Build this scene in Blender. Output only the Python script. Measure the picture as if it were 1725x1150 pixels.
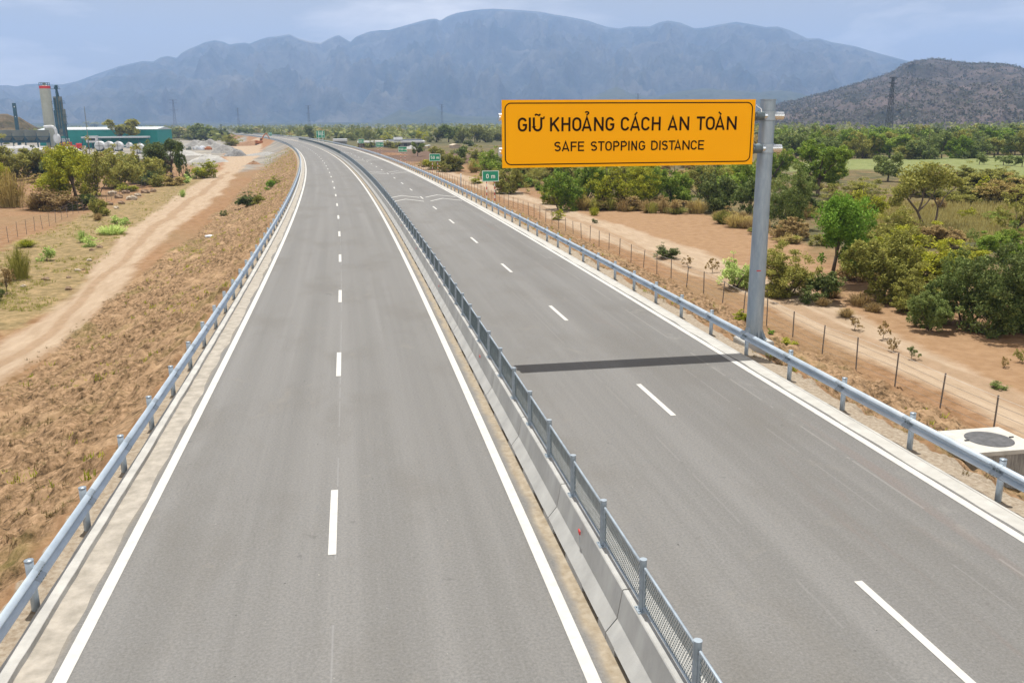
import bpy, math, random
import numpy as np
from mathutils import Matrix, Vector
for o in list(bpy.data.objects): bpy.data.objects.remove(o)
SC = bpy.context.scene
COL = SC.collection
rad = math.radians

# ------------------------------------------------------------------ camera (calibrated from the lane markings)
IW, IH = 1725., 1150.
CF, CH = 1479.54, 7.7096
PITCH, YAW, ROLL = .243977, .1713278, -.00683505
K = 1.614e-4                                   # the road bends left: x = s - K*y*y
_fw = np.array([math.sin(YAW)*math.cos(PITCH), math.cos(YAW)*math.cos(PITCH), -math.sin(PITCH)])
_rt = np.array([math.cos(YAW), -math.sin(YAW), 0.]); _up = np.cross(_rt, _fw)
CR = _rt*math.cos(ROLL)+_up*math.sin(ROLL); CU = _up*math.cos(ROLL)-_rt*math.sin(ROLL)
cam_d = bpy.data.cameras.new('camera'); cam = bpy.data.objects.new('camera', cam_d); COL.objects.link(cam)
cam.matrix_world = Matrix(((CR[0], CU[0], -_fw[0], 0), (CR[1], CU[1], -_fw[1], 0), (CR[2], CU[2], -_fw[2], CH), (0, 0, 0, 1)))
cam_d.sensor_width = 36; cam_d.sensor_fit = 'HORIZONTAL'; cam_d.lens = CF/IW*36
cam_d.clip_start = .1; cam_d.clip_end = 60000
SC.camera = cam

# ------------------------------------------------------------------ world, sun, exposure
SUN = Vector((-.01, .338, 1.)).normalized()
elev = math.asin(SUN.z); azim = math.atan2(SUN.x, SUN.y)
W = bpy.data.worlds.new('World'); SC.world = W; W.use_nodes = True
nt = W.node_tree; nt.nodes.clear()
def N(tree, t, **kw):
    n = tree.nodes.new(t)
    for k, v in kw.items(): setattr(n, k, v)
    return n
out = N(nt, 'ShaderNodeOutputWorld'); bg = N(nt, 'ShaderNodeBackground')
sky = N(nt, 'ShaderNodeTexSky'); sky.sky_type = 'NISHITA'; sky.sun_disc = False
sky.sun_elevation = elev; sky.sun_rotation = azim
sky.altitude = 0; sky.air_density = 1.0; sky.dust_density = 4.0; sky.ozone_density = 1.6
tc = N(nt, 'ShaderNodeTexCoord'); mp = N(nt, 'ShaderNodeMapping'); mp.inputs['Scale'].default_value = (1.0, 1.0, 4.5)
mp.inputs['Location'].default_value = (.9, .55, .4)
nz = N(nt, 'ShaderNodeTexNoise'); nz.inputs['Scale'].default_value = 3.4; nz.inputs['Detail'].default_value = 9; nz.inputs['Roughness'].default_value = .58
nz.inputs['Distortion'].default_value = .35
rp = N(nt, 'ShaderNodeValToRGB'); rp.color_ramp.elements[0].position = .47; rp.color_ramp.elements[1].position = .66
rp.color_ramp.elements[0].color = (0, 0, 0, 1); rp.color_ramp.elements[1].color = (.85, .85, .85, 1)
mx = N(nt, 'ShaderNodeMixRGB'); mx.inputs['Color2'].default_value = (11.5, 10.2, 8.6, 1)
nt.links.new(tc.outputs['Generated'], mp.inputs['Vector']); nt.links.new(mp.outputs['Vector'], nz.inputs['Vector'])
nt.links.new(nz.outputs['Fac'], rp.inputs['Fac']); sv0 = N(nt, 'ShaderNodeSeparateXYZ'); nt.links.new(tc.outputs['Generated'], sv0.inputs[0]); lowm = N(nt, 'ShaderNodeMapRange'); lowm.interpolation_type = 'SMOOTHSTEP'
lowm.inputs[1].default_value = .42; lowm.inputs[2].default_value = .24; nt.links.new(sv0.outputs[2], lowm.inputs[0])
lm2 = N(nt, 'ShaderNodeMath', operation='MULTIPLY'); nt.links.new(rp.outputs['Color'], lm2.inputs[0]); nt.links.new(lowm.outputs[0], lm2.inputs[1]); nt.links.new(lm2.outputs[0], mx.inputs['Fac'])
hm = N(nt, 'ShaderNodeMixRGB'); hm.inputs['Fac'].default_value = .82; hm.inputs['Color2'].default_value = (4.1, 3.5, 2.6, 1)
nt.links.new(sky.outputs['Color'], hm.inputs['Color1']); nt.links.new(hm.outputs['Color'], mx.inputs['Color1']); # unseen bright cloud bank, added low behind the viewpoint to light the sign face
sv = N(nt, 'ShaderNodeSeparateXYZ'); nt.links.new(tc.outputs['Generated'], sv.inputs[0])
def mr(src, a, b_, c_=0., d_=1.):
    q = N(nt, 'ShaderNodeMapRange'); q.interpolation_type = 'SMOOTHSTEP'
    for i_, v_ in zip((1, 2, 3, 4), (a, b_, c_, d_)): q.inputs[i_].default_value = v_
    nt.links.new(src, q.inputs[0]); return q.outputs[0]
def mu(a, b_):
    q = N(nt, 'ShaderNodeMath', operation='MULTIPLY'); nt.links.new(a, q.inputs[0]); nt.links.new(b_, q.inputs[1]); return q.outputs[0]
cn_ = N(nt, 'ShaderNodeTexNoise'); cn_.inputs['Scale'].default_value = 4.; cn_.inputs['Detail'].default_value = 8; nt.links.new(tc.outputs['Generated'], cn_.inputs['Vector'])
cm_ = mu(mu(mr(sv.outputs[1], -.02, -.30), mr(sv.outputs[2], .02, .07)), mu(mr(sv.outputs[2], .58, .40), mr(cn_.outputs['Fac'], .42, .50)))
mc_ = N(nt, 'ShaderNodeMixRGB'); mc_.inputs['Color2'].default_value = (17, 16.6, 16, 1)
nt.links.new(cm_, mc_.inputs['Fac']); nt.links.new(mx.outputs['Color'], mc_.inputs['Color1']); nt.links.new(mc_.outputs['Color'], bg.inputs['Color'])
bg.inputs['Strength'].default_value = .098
nt.links.new(bg.outputs['Background'], out.inputs['Surface'])
sd = bpy.data.lights.new('sun', 'SUN'); sd.energy = 5.0; sd.angle = rad(.5); sd.color = (1, .96, .88)
so = bpy.data.objects.new('sun', sd); COL.objects.link(so)
so.rotation_euler = SUN.to_track_quat('Z', 'Y').to_euler()
vs = SC.view_settings; vs.view_transform = 'Standard'; vs.look = 'None'; vs.gamma = 1; vs.exposure = .63
SC.render.engine = 'CYCLES'
SC.cycles.max_bounces = 8; SC.cycles.volume_bounces = 4; SC.cycles.transparent_max_bounces = 8
SC.cycles.diffuse_bounces = 3; SC.cycles.glossy_bounces = 2

# ------------------------------------------------------------------ helpers
def at(px, py, z=-3.):
    d = CR*(px-IW/2)/CF - CU*(py-IH/2)/CF + _fw
    t = (z-CH)/d[2]
    return float(d[0]*t), float(d[1]*t)
def depth(x, y, z): return float(np.dot(np.array([x, y, z-CH]), _fw))
def X(s, y):
    if y < 700: return s-K*y*y
    return s-K*490000-(y-700)*2*K*700
def heading(y): return 2*K*min(max(y, 0), 700)    # rotation about z (to the left)

def tag(o, label=None, cat=None, group=None, kind=None):
    if label: o['label'] = label
    if cat: o['category'] = cat
    if group: o['group'] = group
    if kind: o['kind'] = kind
    return o
def empty(name, loc=(0, 0, 0), rz=0., label=None, cat=None, group=None):
    o = bpy.data.objects.new(name, None); COL.objects.link(o); o.location = loc; o.rotation_euler = (0, 0, rz)
    o.empty_display_size = .3
    return tag(o, label, cat, group)

class MB:
    """collects polygons, then links them as one mesh object"""
    def __init__(self): self.v = []; self.f = []
    def add(self, v, f):
        b = len(self.v); self.v += [tuple(map(float, p)) for p in v]; self.f += [tuple(b+i for i in q) for q in f]; return self
    def box(self, c, s, rz=0., rx=0., ry=0.):
        hx, hy, hz = s[0]/2, s[1]/2, s[2]/2
        M = Matrix.Rotation(rz, 3, 'Z') @ Matrix.Rotation(ry, 3, 'Y') @ Matrix.Rotation(rx, 3, 'X')
        p = [M @ Vector((x*hx, y*hy, z*hz)) + Vector(c) for x in (-1, 1) for y in (-1, 1) for z in (-1, 1)]
        return self.add(p, [(0, 1, 3, 2), (4, 6, 7, 5), (0, 4, 5, 1), (2, 3, 7, 6), (0, 2, 6, 4), (1, 5, 7, 3)])
    def tube(self, a, b, r0, r1=None, n=10, caps=True):
        r1 = r0 if r1 is None else r1
        a = Vector(a); b = Vector(b); d = (b-a)
        if d.length < 1e-6: return self
        d.normalize(); u = d.orthogonal().normalized(); w = d.cross(u)
        v = []
        for i in range(n):
            t = 2*math.pi*i/n; q = u*math.cos(t)+w*math.sin(t)
            v += [a+q*r0, b+q*r1]
        f = [(2*i, 2*((i+1) % n), 2*((i+1) % n)+1, 2*i+1) for i in range(n)]
        if caps: f += [tuple(2*i for i in range(n))[::-1], tuple(2*i+1 for i in range(n))]
        return self.add(v, f)
    def path(self, pts, r, n=8):
        for a, b in zip(pts[:-1], pts[1:]): self.tube(a, b, r, r, n)
        return self
    def prism(self, prof, y0, y1, axis='y'):
        """prof: list of (x,z), extruded along y"""
        n = len(prof)
        v = [(x, y0, z) for x, z in prof]+[(x, y1, z) for x, z in prof]
        if axis == 'x': v = [(p[1], p[0], p[2]) for p in v]
        f = [(i, (i+1) % n, n+(i+1) % n, n+i) for i in range(n)]+[tuple(range(n))[::-1], tuple(range(n, 2*n))]
        return self.add(v, f)
    def lathe(self, prof, c=(0, 0, 0), n=20):
        v = []; f = []; m = len(prof)
        for i in range(n):
            t = 2*math.pi*i/n
            for r, z in prof: v.append((c[0]+r*math.cos(t), c[1]+r*math.sin(t), c[2]+z))
        for i in range(n):
            j = (i+1) % n
            for k in range(m-1): f.append((i*m+k, j*m+k, j*m+k+1, i*m+k+1))
        return self.add(v, f)
    def mesh(self, name, m, smooth=False):
        me = bpy.data.meshes.new(name); me.from_pydata(self.v, [], self.f); me.materials.append(m)
        if smooth: me.polygons.foreach_set('use_smooth', [True]*len(me.polygons))
        me.update(); return me
    def build(self, name, m, parent=None, loc=(0, 0, 0), rz=0., smooth=False, bevel=0):
        o = bpy.data.objects.new(name, self.mesh(name, m, smooth)); COL.objects.link(o)
        o.location = loc; o.rotation_euler = (0, 0, rz); o.parent = parent
        if bevel:
            b = o.modifiers.new('bevel', 'BEVEL'); b.width = bevel; b.segments = 2; b.limit_method = 'ANGLE'
        if smooth:
            e = o.modifiers.new('split', 'EDGE_SPLIT'); e.split_angle = rad(40)
        return o
def npmesh(name, V, F, mats, mi=None, attr=None, smooth=False):
    """V (n,3), F (m,k) arrays"""
    me = bpy.data.meshes.new(name); n, m, k = len(V), len(F), F.shape[1]
    me.vertices.add(n); me.vertices.foreach_set('co', np.asarray(V, np.float32).ravel())
    me.loops.add(m*k); me.loops.foreach_set('vertex_index', np.asarray(F, np.int32).ravel())
    me.polygons.add(m); me.polygons.foreach_set('loop_start', np.arange(0, m*k, k, dtype=np.int32))
    me.polygons.foreach_set('loop_total', np.full(m, k, np.int32))
    if smooth: me.polygons.foreach_set('use_smooth', np.ones(m, bool))
    for q in mats: me.materials.append(q)
    if mi is not None: me.polygons.foreach_set('material_index', mi)
    me.update(calc_edges=True)
    for an, av in (attr or {}).items():
        if av.ndim == 1:
            a = me.attributes.new(an, 'FLOAT', 'POINT' if len(av) == n else 'FACE'); a.data.foreach_set('value', av.astype(np.float32))
        else:
            a = me.attributes.new(an, 'FLOAT_COLOR', 'POINT'); c = np.ones((n, 4), np.float32); c[:, :av.shape[1]] = av; a.data.foreach_set('color', c.ravel())
    me.validate(); return me
def link(name, me, parent=None, loc=(0, 0, 0)):
    o = bpy.data.objects.new(name, me); COL.objects.link(o); o.parent = parent; o.location = loc; return o
def copy_tree(o, parent=None):
    c = o.copy(); COL.objects.link(c); c.parent = parent
    for ch in o.children: copy_tree(ch, c)
    return c

# value noise in numpy
_rng = np.random.RandomState(5)
_LAT = _rng.rand(256, 256)
def vnoise(x, y, seed=0):
    x = np.asarray(x, float)+seed*17.31; y = np.asarray(y, float)+seed*9.77
    xi = np.floor(x).astype(int); yi = np.floor(y).astype(int); fx = x-xi; fy = y-yi
    fx = fx*fx*(3-2*fx); fy = fy*fy*(3-2*fy)
    g = lambda a, b: _LAT[a & 255, b & 255]
    return (g(xi, yi)*(1-fx)+g(xi+1, yi)*fx)*(1-fy)+(g(xi, yi+1)*(1-fx)+g(xi+1, yi+1)*fx)*fy
def fbm(x, y, o=4, seed=0):
    r = 0; a = .5; t = 0
    for i in range(o):
        r = r+a*vnoise(x*2**i, y*2**i, seed+i*3); t += a; a *= .5
    return r/t

# ------------------------------------------------------------------ materials
MATS = {}
def mat(name, col, rough=.7, metal=0., var=.0, vscale=3., bump=0., bscale=30., spec=.5, col2=None, lo=.35, hi=.65, coord='Object', stretch=None):
    if name in MATS: return MATS[name]
    m = bpy.data.materials.new(name); m.use_nodes = True; t = m.node_tree; b = t.nodes['Principled BSDF']
    b.inputs['Roughness'].default_value = rough; b.inputs['Metallic'].default_value = metal; b.inputs['Specular IOR Level'].default_value = spec
    c = tuple(col)+(1,)
    tcn = N(t, 'ShaderNodeTexCoord'); src = tcn.outputs[coord]
    if stretch:
        mp = N(t, 'ShaderNodeMapping'); mp.inputs['Scale'].default_value = stretch; t.links.new(src, mp.inputs['Vector']); src = mp.outputs['Vector']
    if var or col2:
        n = N(t, 'ShaderNodeTexNoise'); n.inputs['Scale'].default_value = vscale; n.inputs['Detail'].default_value = 8; n.inputs['Roughness'].default_value = .62
        t.links.new(src, n.inputs['Vector'])
        r = N(t, 'ShaderNodeValToRGB'); e = r.color_ramp.elements; e[0].position = lo; e[1].position = hi
        c2 = tuple(col2)+(1,) if col2 else tuple(min(1, q*(1+var)) for q in col)+(1,)
        c1 = c if col2 else tuple(q*(1-var) for q in col)+(1,)
        e[0].color = c1; e[1].color = c2
        t.links.new(n.outputs['Fac'], r.inputs['Fac']); t.links.new(r.outputs['Color'], b.inputs['Base Color'])
    else: b.inputs['Base Color'].default_value = c
    if bump:
        n2 = N(t, 'ShaderNodeTexNoise'); n2.inputs['Scale'].default_value = bscale; n2.inputs['Detail'].default_value = 5
        t.links.new(src, n2.inputs['Vector'])
        bp = N(t, 'ShaderNodeBump'); bp.inputs['Strength'].default_value = bump; bp.inputs['Distance'].default_value = .02
        t.links.new(n2.outputs['Fac'], bp.inputs['Height']); t.links.new(bp.outputs['Normal'], b.inputs['Normal'])
    MATS[name] = m; return m
galv = mat('galvanised', (0.320, 0.376, 0.432), .42, .55, var=.22, vscale=2.2)
galv_rail = mat('galvanised_rail', (.33, .40, .47), .36, .5, vscale=2.2, col2=(.51, .58, .65), lo=.3, hi=.7, stretch=(1, .5, 1))
galv_pole = mat('galvanised_pole', (.235, .30, .37), .45, .4, vscale=2.4, col2=(.36, .42, .48), lo=.35, hi=.75, stretch=(2.2, 2.2, .55))
galv_dark = mat('galvanised_dark', (.13, .17, .19), .5, .5, var=.25, vscale=6)
shiny = mat('bright_steel', (.72, .76, .80), .22, .9, var=.08)
concrete = mat('barrier_concrete', (.235, .235, .23), .88, vscale=1.0, col2=(.36, .36, .35), bump=.2, bscale=40, lo=.28, hi=.68, stretch=(1.6, 1.6, .7))
kerbmat = mat('kerb_concrete', (0.294, 0.288, 0.275), .9, vscale=2., col2=(0.397, 0.390, 0.371), bump=.4, bscale=14)
slabmat = mat('slab_concrete', (.36, .35, .325), .9, vscale=3., col2=(.45, .44, .41), bump=.1)
darkconc = mat('old_concrete', (.15, .145, .14), .9, vscale=5., col2=(.30, .29, .27), stretch=(5, 5, .6))
iron = mat('cast_iron', (.05, .052, .056), .7, .2, vscale=5., col2=(.10, .10, .105))
yellow = mat('sign_yellow', (1.0, .43, .0), .6, var=.015, vscale=.7, spec=.15)
brownink = mat('sign_brown', (.022, .008, .004), .7, spec=.1)
green_s = mat('sign_green', (0.000, 0.240, 0.136), .5, var=.04)
white_s = mat('sign_white', (.80, .84, .80), .5)
redm = mat('red_plastic', (.55, .02, .02), .5)
redp = mat('red_paint', (.45, .03, .03), .6)
whitep = mat('white_paint_post', (.75, .75, .75), .6)
rust = mat('fence_post', (0.168, 0.148, 0.136), .8, .2, var=.2)
wirem = mat('fence_wire', (.36, .33, .30), .6, .2)
rockm = mat('pale_rock', (0.336, 0.272, 0.200), .9, vscale=6., col2=(0.480, 0.416, 0.336), bump=.5, bscale=8)
rockd = mat('brown_rock', (0.160, 0.104, 0.064), .9, vscale=6., col2=(0.272, 0.192, 0.128), bump=.5, bscale=8)
bark = mat('bark', (.10, .075, .055), .95, var=.3, vscale=10)
paint = mat('road_paint', (0.384, 0.378, 0.358), .7, vscale=4., col2=(0.448, 0.442, 0.429), lo=.3, hi=.6)
teal = mat('teal_cladding', (0.000, 0.216, 0.200), .6, var=.08, vscale=.5)
tealroof = mat('white_roof', (0.440, 0.496, 0.528), .6, var=.05)
silo_m = mat('silo_paint', (0.352, 0.368, 0.320), .6, var=.08, vscale=.5)
steelblue = mat('plant_steel', (.02, .075, .105), .6, .2, var=.3, vscale=.8)
steelgrey = mat('bin_steel', (.12, .145, .14), .7, .1, vscale=.3, col2=(.19, .20, .17))
whitem = mat('white_metal', (0.528, 0.544, 0.560), .5, var=.08, vscale=.6)
orange = mat('digger_orange', (0.400, 0.136, 0.040), .6, var=.1)
blackm = mat('rubber', (.02, .02, .02), .8)
glassm = mat('dark_glass', (.03, .045, .05), .1)
litter = mat('litter', (.65, .68, .74), .6, var=.1, vscale=9)
pylm = mat('pylon_steel', (.05, .06, .075), .7, .2)
wallm = mat('shed_wall', (.20, .21, .20), .8, var=.2, vscale=.3)
beigem = mat('beige_wall', (.42, .34, .27), .8, var=.1)

def group_leaf():
    pass
def leafmat(name, c0, c1, c2=None, trans=.22):
    m = bpy.data.materials.new(name); m.use_nodes = True; t = m.node_tree; b = t.nodes['Principled BSDF']
    b.inputs['Roughness'].default_value = .7; b.inputs['Specular IOR Level'].default_value = .12
    a = N(t, 'ShaderNodeAttribute'); a.attribute_name = 'rnd'
    g = N(t, 'ShaderNodeTexCoord'); n = N(t, 'ShaderNodeTexNoise'); n.inputs['Scale'].default_value = 3.0; n.inputs['Detail'].default_value = 3
    t.links.new(g.outputs['Object'], n.inputs['Vector'])
    oi = N(t, 'ShaderNodeObjectInfo')
    s = N(t, 'ShaderNodeMath', operation='MULTIPLY_ADD'); s.inputs[1].default_value = .9; 
    t.links.new(a.outputs['Fac'], s.inputs[0]); t.links.new(n.outputs['Fac'], s.inputs[2])
    s2 = N(t, 'ShaderNodeMath', operation='MULTIPLY_ADD'); s2.inputs[1].default_value = .35
    t.links.new(oi.outputs['Random'], s2.inputs[0]); t.links.new(s.outputs[0], s2.inputs[2])
    r = N(t, 'ShaderNodeValToRGB'); e = r.color_ramp.elements; e[0].position = .55; e[1].position = 1.5/1.6
    e[0].color = tuple(c0)+(1,); e[1].color = tuple(c2 or c1)+(1,)
    k = e.new(.78); k.color = tuple(c1)+(1,)
    s3 = N(t, 'ShaderNodeMath', operation='MULTIPLY'); s3.inputs[1].default_value = .62
    t.links.new(s2.outputs[0], s3.inputs[0]); t.links.new(s3.outputs[0], r.inputs['Fac'])
    e[0].position = .32; k.position = .62; e[2 if e[2].position > .8 else 1].position = .95
    t.links.new(r.outputs['Color'], b.inputs['Base Color'])
    tr = N(t, 'ShaderNodeBsdfTranslucent'); mixs = N(t, 'ShaderNodeMixShader'); mixs.inputs[0].default_value = trans
    t.links.new(r.outputs['Color'], tr.inputs['Color'])
    o = t.nodes['Material Output']
    t.links.new(b.outputs[0], mixs.inputs[1]); t.links.new(tr.outputs[0], mixs.inputs[2]); t.links.new(mixs.outputs[0], o.inputs['Surface'])
    MATS[name] = m; return m
LEAF = {
 'green': leafmat('leaf_green', (0.062, 0.131, 0.012), (0.151, 0.236, 0.025), (0.266, 0.332, 0.050)),
 'bright': leafmat('leaf_bright', (.05, .13, .012), (.12, .235, .022), (.22, .36, .05)),
 'yellow': leafmat('leaf_yellow', (0.124, 0.149, 0.012), (0.284, 0.306, 0.022), (0.461, 0.438, 0.041)),
 'olive': leafmat('leaf_olive', (0.116, 0.122, 0.022), (0.221, 0.228, 0.046), (0.354, 0.332, 0.081)),
 'dark': leafmat('leaf_dark', (.035, .058, .014), (.08, .115, .03), (.17, .20, .06)),
 'deep': leafmat('leaf_deep', (.06, .095, .02), (.125, .175, .04), (.25, .29, .09)),
 'dry': leafmat('leaf_dry', (0.196, 0.149, 0.050), (0.354, 0.271, 0.090), (0.531, 0.420, 0.152)),
 'brown': leafmat('leaf_brown', (0.124, 0.079, 0.035), (0.266, 0.184, 0.076), (0.425, 0.316, 0.132)),
 'pale': leafmat('leaf_pale', (0.177, 0.263, 0.061), (0.354, 0.472, 0.132), (0.602, 0.700, 0.242)),
 'farg': leafmat('leaf_far', (0.089, 0.114, 0.029), (0.168, 0.192, 0.050), (0.266, 0.263, 0.081)),
  'hills': leafmat('leaf_hills', (.035, .045, .028), (.075, .08, .055), (.14, .12, .10)),
 'tuft': leafmat('leaf_tuft', (0.077, 0.054, 0.024), (0.165, 0.120, 0.052), (0.286, 0.228, 0.114)),
 'straw': leafmat('leaf_straw', (0.202, 0.168, 0.057), (0.334, 0.281, 0.097), (0.425, 0.378, 0.154)),
}

# ------------------------------------------------------------------ ground
def poly_in(px, py, poly):
    inside = np.zeros(px.shape, bool); n = len(poly)
    for i in range(n):
        x1, y1 = poly[i]; x2, y2 = poly[(i+1) % n]
        c = ((y1 > py) != (y2 > py))
        with np.errstate(divide='ignore', invalid='ignore'):
            xx = (x2-x1)*(py-y1)/(y2-y1+1e-12)+x1
        inside ^= c & (px < xx)
    return inside
def seq(a, b, d): return list(np.arange(a, b, d))
def lvl(S, Yv):
    """terrain height in road coordinates (s across, y along)"""
    S = np.asarray(S, float); Yv = np.asarray(Yv, float)
    z = np.full(S.shape, -3.)
    l = np.clip((S+13.3)/(13.3-5.95), 0, 1); r = np.clip((20.8-S)/(20.8-13.45), 0, 1)
    sm = lambda t: t*(1-.12*np.sin(t*math.pi))
    z = np.where(S < 4, -3+2.96*sm(l), -3+2.92*sm(r))
    onroad = (S > -5.3) & (S < 12.74)
    z = np.where(onroad, -.08, z)
    return z
def ground_z(S, Yv):
    z = lvl(S, Yv)
    S = np.asarray(S, float); Yv = np.asarray(Yv, float)
    off = np.clip(np.maximum(-5.5-S, S-13.0)/2.5, 0, 1)
    slope_l = np.clip(np.minimum(-5.6-S, S+15.5)/.8, 0, 1)*(Yv < 330); slope_r = np.clip(np.minimum(S-13.3, 22.2-S)/.8, 0, 1)*(Yv < 330)
    z = z+off*(fbm(S/11, Yv/11, 3, 2)-.5)*.55
    cl = fbm(S/.42, Yv/.42, 3, 4)
    z = z+(slope_l+slope_r)*(np.clip(cl-.45, 0, 1)*.85+(fbm(S/.17, Yv/.2, 2, 14)-.5)*.07-.05)
    fine = np.clip((-13-S)/2, 0, 1)+np.clip((S-22)/2, 0, 1)
    z = z+fine*((fbm(S/1.5, Yv/1.5, 4, 7)-.5)*.22)
    shoulder = np.clip(np.minimum(S-12.8, 14.2-S)/.2, 0, 1)+np.clip(np.minimum(-5.35-S, S+6.2)/.15, 0, 1)
    z = z+shoulder*(fbm(S/.3, Yv/.3, 3, 9)-.55)*.09
    # rutted tracks
    far = np.clip((np.hypot(S, Yv)-700)/2000, 0, 1)
    return z-far*0
cols = sorted(set(np.round(
    [-15500, -11000, -8000, -6000, -4500, -3500, -2800, -2200, -1800, -1400, -1100, -900, -750, -620, -520]+seq(-450, -200, 22)+seq(-200, -90, 6)+seq(-90, -40, 2)+seq(-40, -24, .7)+
    seq(-24, -15.5, .33)+seq(-15.5, -5.3, .13)+[-5.29, 12.74]+seq(-3, 12, 3)+seq(12.8, 22.5, .14)+seq(22.5, 32, .4)+seq(32, 60, 1.2)+seq(60, 120, 3)+seq(120, 260, 8)+seq(260, 560, 20)+
    [600, 700, 850, 1000, 1300, 1700, 2200, 2800, 3600, 4600, 6000, 8000, 11000, 15500], 3)))
rows = [-500, -200, -100, -60, -40, -25, -15, -8, -3]+seq(0, 9, .6)+seq(9, 44, .13)+seq(44, 75, .25)+seq(75, 130, .6)+seq(130, 260, 1.6)+seq(260, 520, 6)+seq(520, 1000, 20)+[1000, 1200, 1500, 1900, 2400, 3000, 4000, 5500, 7500, 10000, 12500, 13300]
cols = np.array(cols); rows = np.array(sorted(set(np.round(rows, 3))))
S2, Y2 = np.meshgrid(cols, rows)
Xw = np.where(Y2 < 700, S2-K*Y2*Y2, S2-K*490000-(Y2-700)*2*K*700)
Xw = np.where(Y2 < 0, S2, Xw)
Zw = ground_z(S2, Y2)
def wpoly(pts, z=-3.): return [at(x, y, z) for x, y in pts]
def soft(poly, w):
    acc = 0; pw = wpoly(poly); k = 0; w = w*(1+np.clip(Y2/120, 0, 3)*.6)
    jx = (fbm(Xw/5, Y2/9, 3, 31)-.5)*w*2; jy = 0
    for r_ in (0, .6, 1.2, 1.8):
        for q in range(1 if r_ == 0 else 6):
            acc = acc+poly_in(Xw+jx+w*r_*math.cos(q*1.047+r_), Y2+jy+1.6*w*r_*math.sin(q*1.047+r_), pw); k += 1
    return acc/k
trackL = soft([(-120, 660), (0, 575), (100, 503), (180, 433), (235, 372), (290, 335), (345, 300), (375, 285), (384, 265), (392, 250), (396, 240), (440, 240), (440, 250), (436, 262), (420, 275), (400, 292), (365, 332), (300, 387), (240, 442), (180, 502), (100, 582), (0, 652), (-120, 760)], .6)
trackR = soft([(2300, 1180), (1725, 742), (1600, 662), (1400, 568), (1200, 472), (1000, 401), (870, 340), (810, 318), (700, 280), (700, 276), (800, 300), (850, 316), (1000, 368), (1200, 428), (1400, 512), (1600, 612), (1725, 668), (2300, 990)], .6)
gravel = soft([(-200, 268), (-200, 240), (90, 238), (250, 236), (400, 236), (452, 238), (505, 252), (470, 272), (400, 296), (345, 283), (250, 268), (100, 274)], 2.)
yardw = soft([(-200, 268), (-200, 246), (110, 246), (120, 258), (60, 272)], 1.5)
verge = soft([(-60, 460), (0, 425), (100, 378), (200, 345), (300, 305), (352, 286), (372, 290), (300, 338), (235, 380), (180, 440), (100, 500), (0, 560), (-60, 590)], 1.)
soilR = soft([(850, 318), (900, 350), (1000, 356), (1150, 352), (1330, 392), (1400, 470), (1450, 500), (1725, 600), (1900, 700), (1900, 860), (1600, 650), (1300, 520), (1000, 398)], .8)
greenf = soft([(1322, 293), (1325, 274), (1420, 268), (1900, 258), (2200, 258), (2200, 300), (1725, 298), (1550, 300), (1460, 282), (1400, 290)], 2.)
yellowg = soft([(1440, 352), (1560, 338), (1725, 336), (2000, 330), (2000, 420), (1725, 402), (1480, 410)], 1.5)
burnt = soft([(590, 250), (760, 256), (800, 262), (800, 275), (740, 280), (660, 268)], 2.)
redl = soft([(395, 246), (380, 262), (350, 300), (368, 300), (400, 282), (440, 252), (480, 246), (470, 238), (420, 236)], 1.)
slopem = (np.clip(np.minimum(-5.9-S2, S2+16.5-2*fbm(S2/3, Y2/6, 2, 5))/.8, 0, 1)+np.clip(np.minimum(S2-13.9, 21.6-S2)/.6, 0, 1))*(Y2 < 420)
should = np.clip(np.minimum(-5.35-S2, S2+6.1)/.1, 0, 1)+np.clip(np.minimum(S2-12.7, 14.0-S2)/.2, 0, 1)
farv = np.maximum(np.clip((np.hypot(Xw, Y2)-200)/380, 0, 1)*(np.abs(S2-3) > 25), np.clip((S2-29)/12, 0, 1)*.62)
# wheel ruts pressed into the tracks
Zw = Zw-trackL*.05*(1-np.abs(np.sin((S2+.02*Y2)*1.6)))-trackR*.05*(1-np.abs(np.sin(S2*1.7)))
tr = np.clip(trackL+trackR, 0, 1)
nr, nc = S2.shape
V = np.stack([Xw.ravel(), Y2.ravel(), Zw.ravel()], 1)
idx = np.arange(nr*nc).reshape(nr, nc)
F = np.stack([idx[:-1, :-1].ravel(), idx[:-1, 1:].ravel(), idx[1:, 1:].ravel(), idx[1:, :-1].ravel()], 1)
# open the sheet under the carriageway
cs = (S2[:-1, :-1]+S2[:-1, 1:]).ravel()/2
A1 = np.stack([tr.ravel(), gravel.ravel(), np.clip(verge+.0, 0, 1).ravel()], 1)
A2 = np.stack([slopem.ravel(), greenf.ravel(), np.clip(yellowg, 0, 1).ravel()], 1)
A3 = np.stack([farv.ravel(), np.clip(soilR, 0, 1).ravel(), should.ravel()], 1)
A4 = np.stack([burnt.ravel(), redl.ravel(), yardw.ravel()], 1)
_sl = np.interp(Y2, [20, 39, 48, 60, 79, 109, 139, 193, 230], [-18.2, -18.2, -18.3, -18.7, -20.2, -23.3, -24.2, -25, -24]); _sr = np.interp(Y2, [20, 39, 46, 59, 75, 98.5, 143, 210], [-15.2, -15.1, -14.8, -15.6, -16.5, -17.4, -18.2, -19.4])
_t = (S2-_sl)/(_sr-_sl)+(fbm(Y2/9, S2/30, 3, 41)-.5)*.3; _t2 = (S2-22.6)/5.2+(fbm(Y2/9, S2/30, 3, 43)-.5)*.25
mid_ = np.clip(1.25-np.abs(_t-.5)/.13, 0, 1)*(Y2 < 215)*(S2 < 0)+np.clip(1.25-np.abs(_t2-.5)/.14, 0, 1)*(S2 > 0)
edge_ = np.clip(1-np.abs(_t2-.15)/.05, 0, 1)*.6*(S2 > 0)
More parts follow.
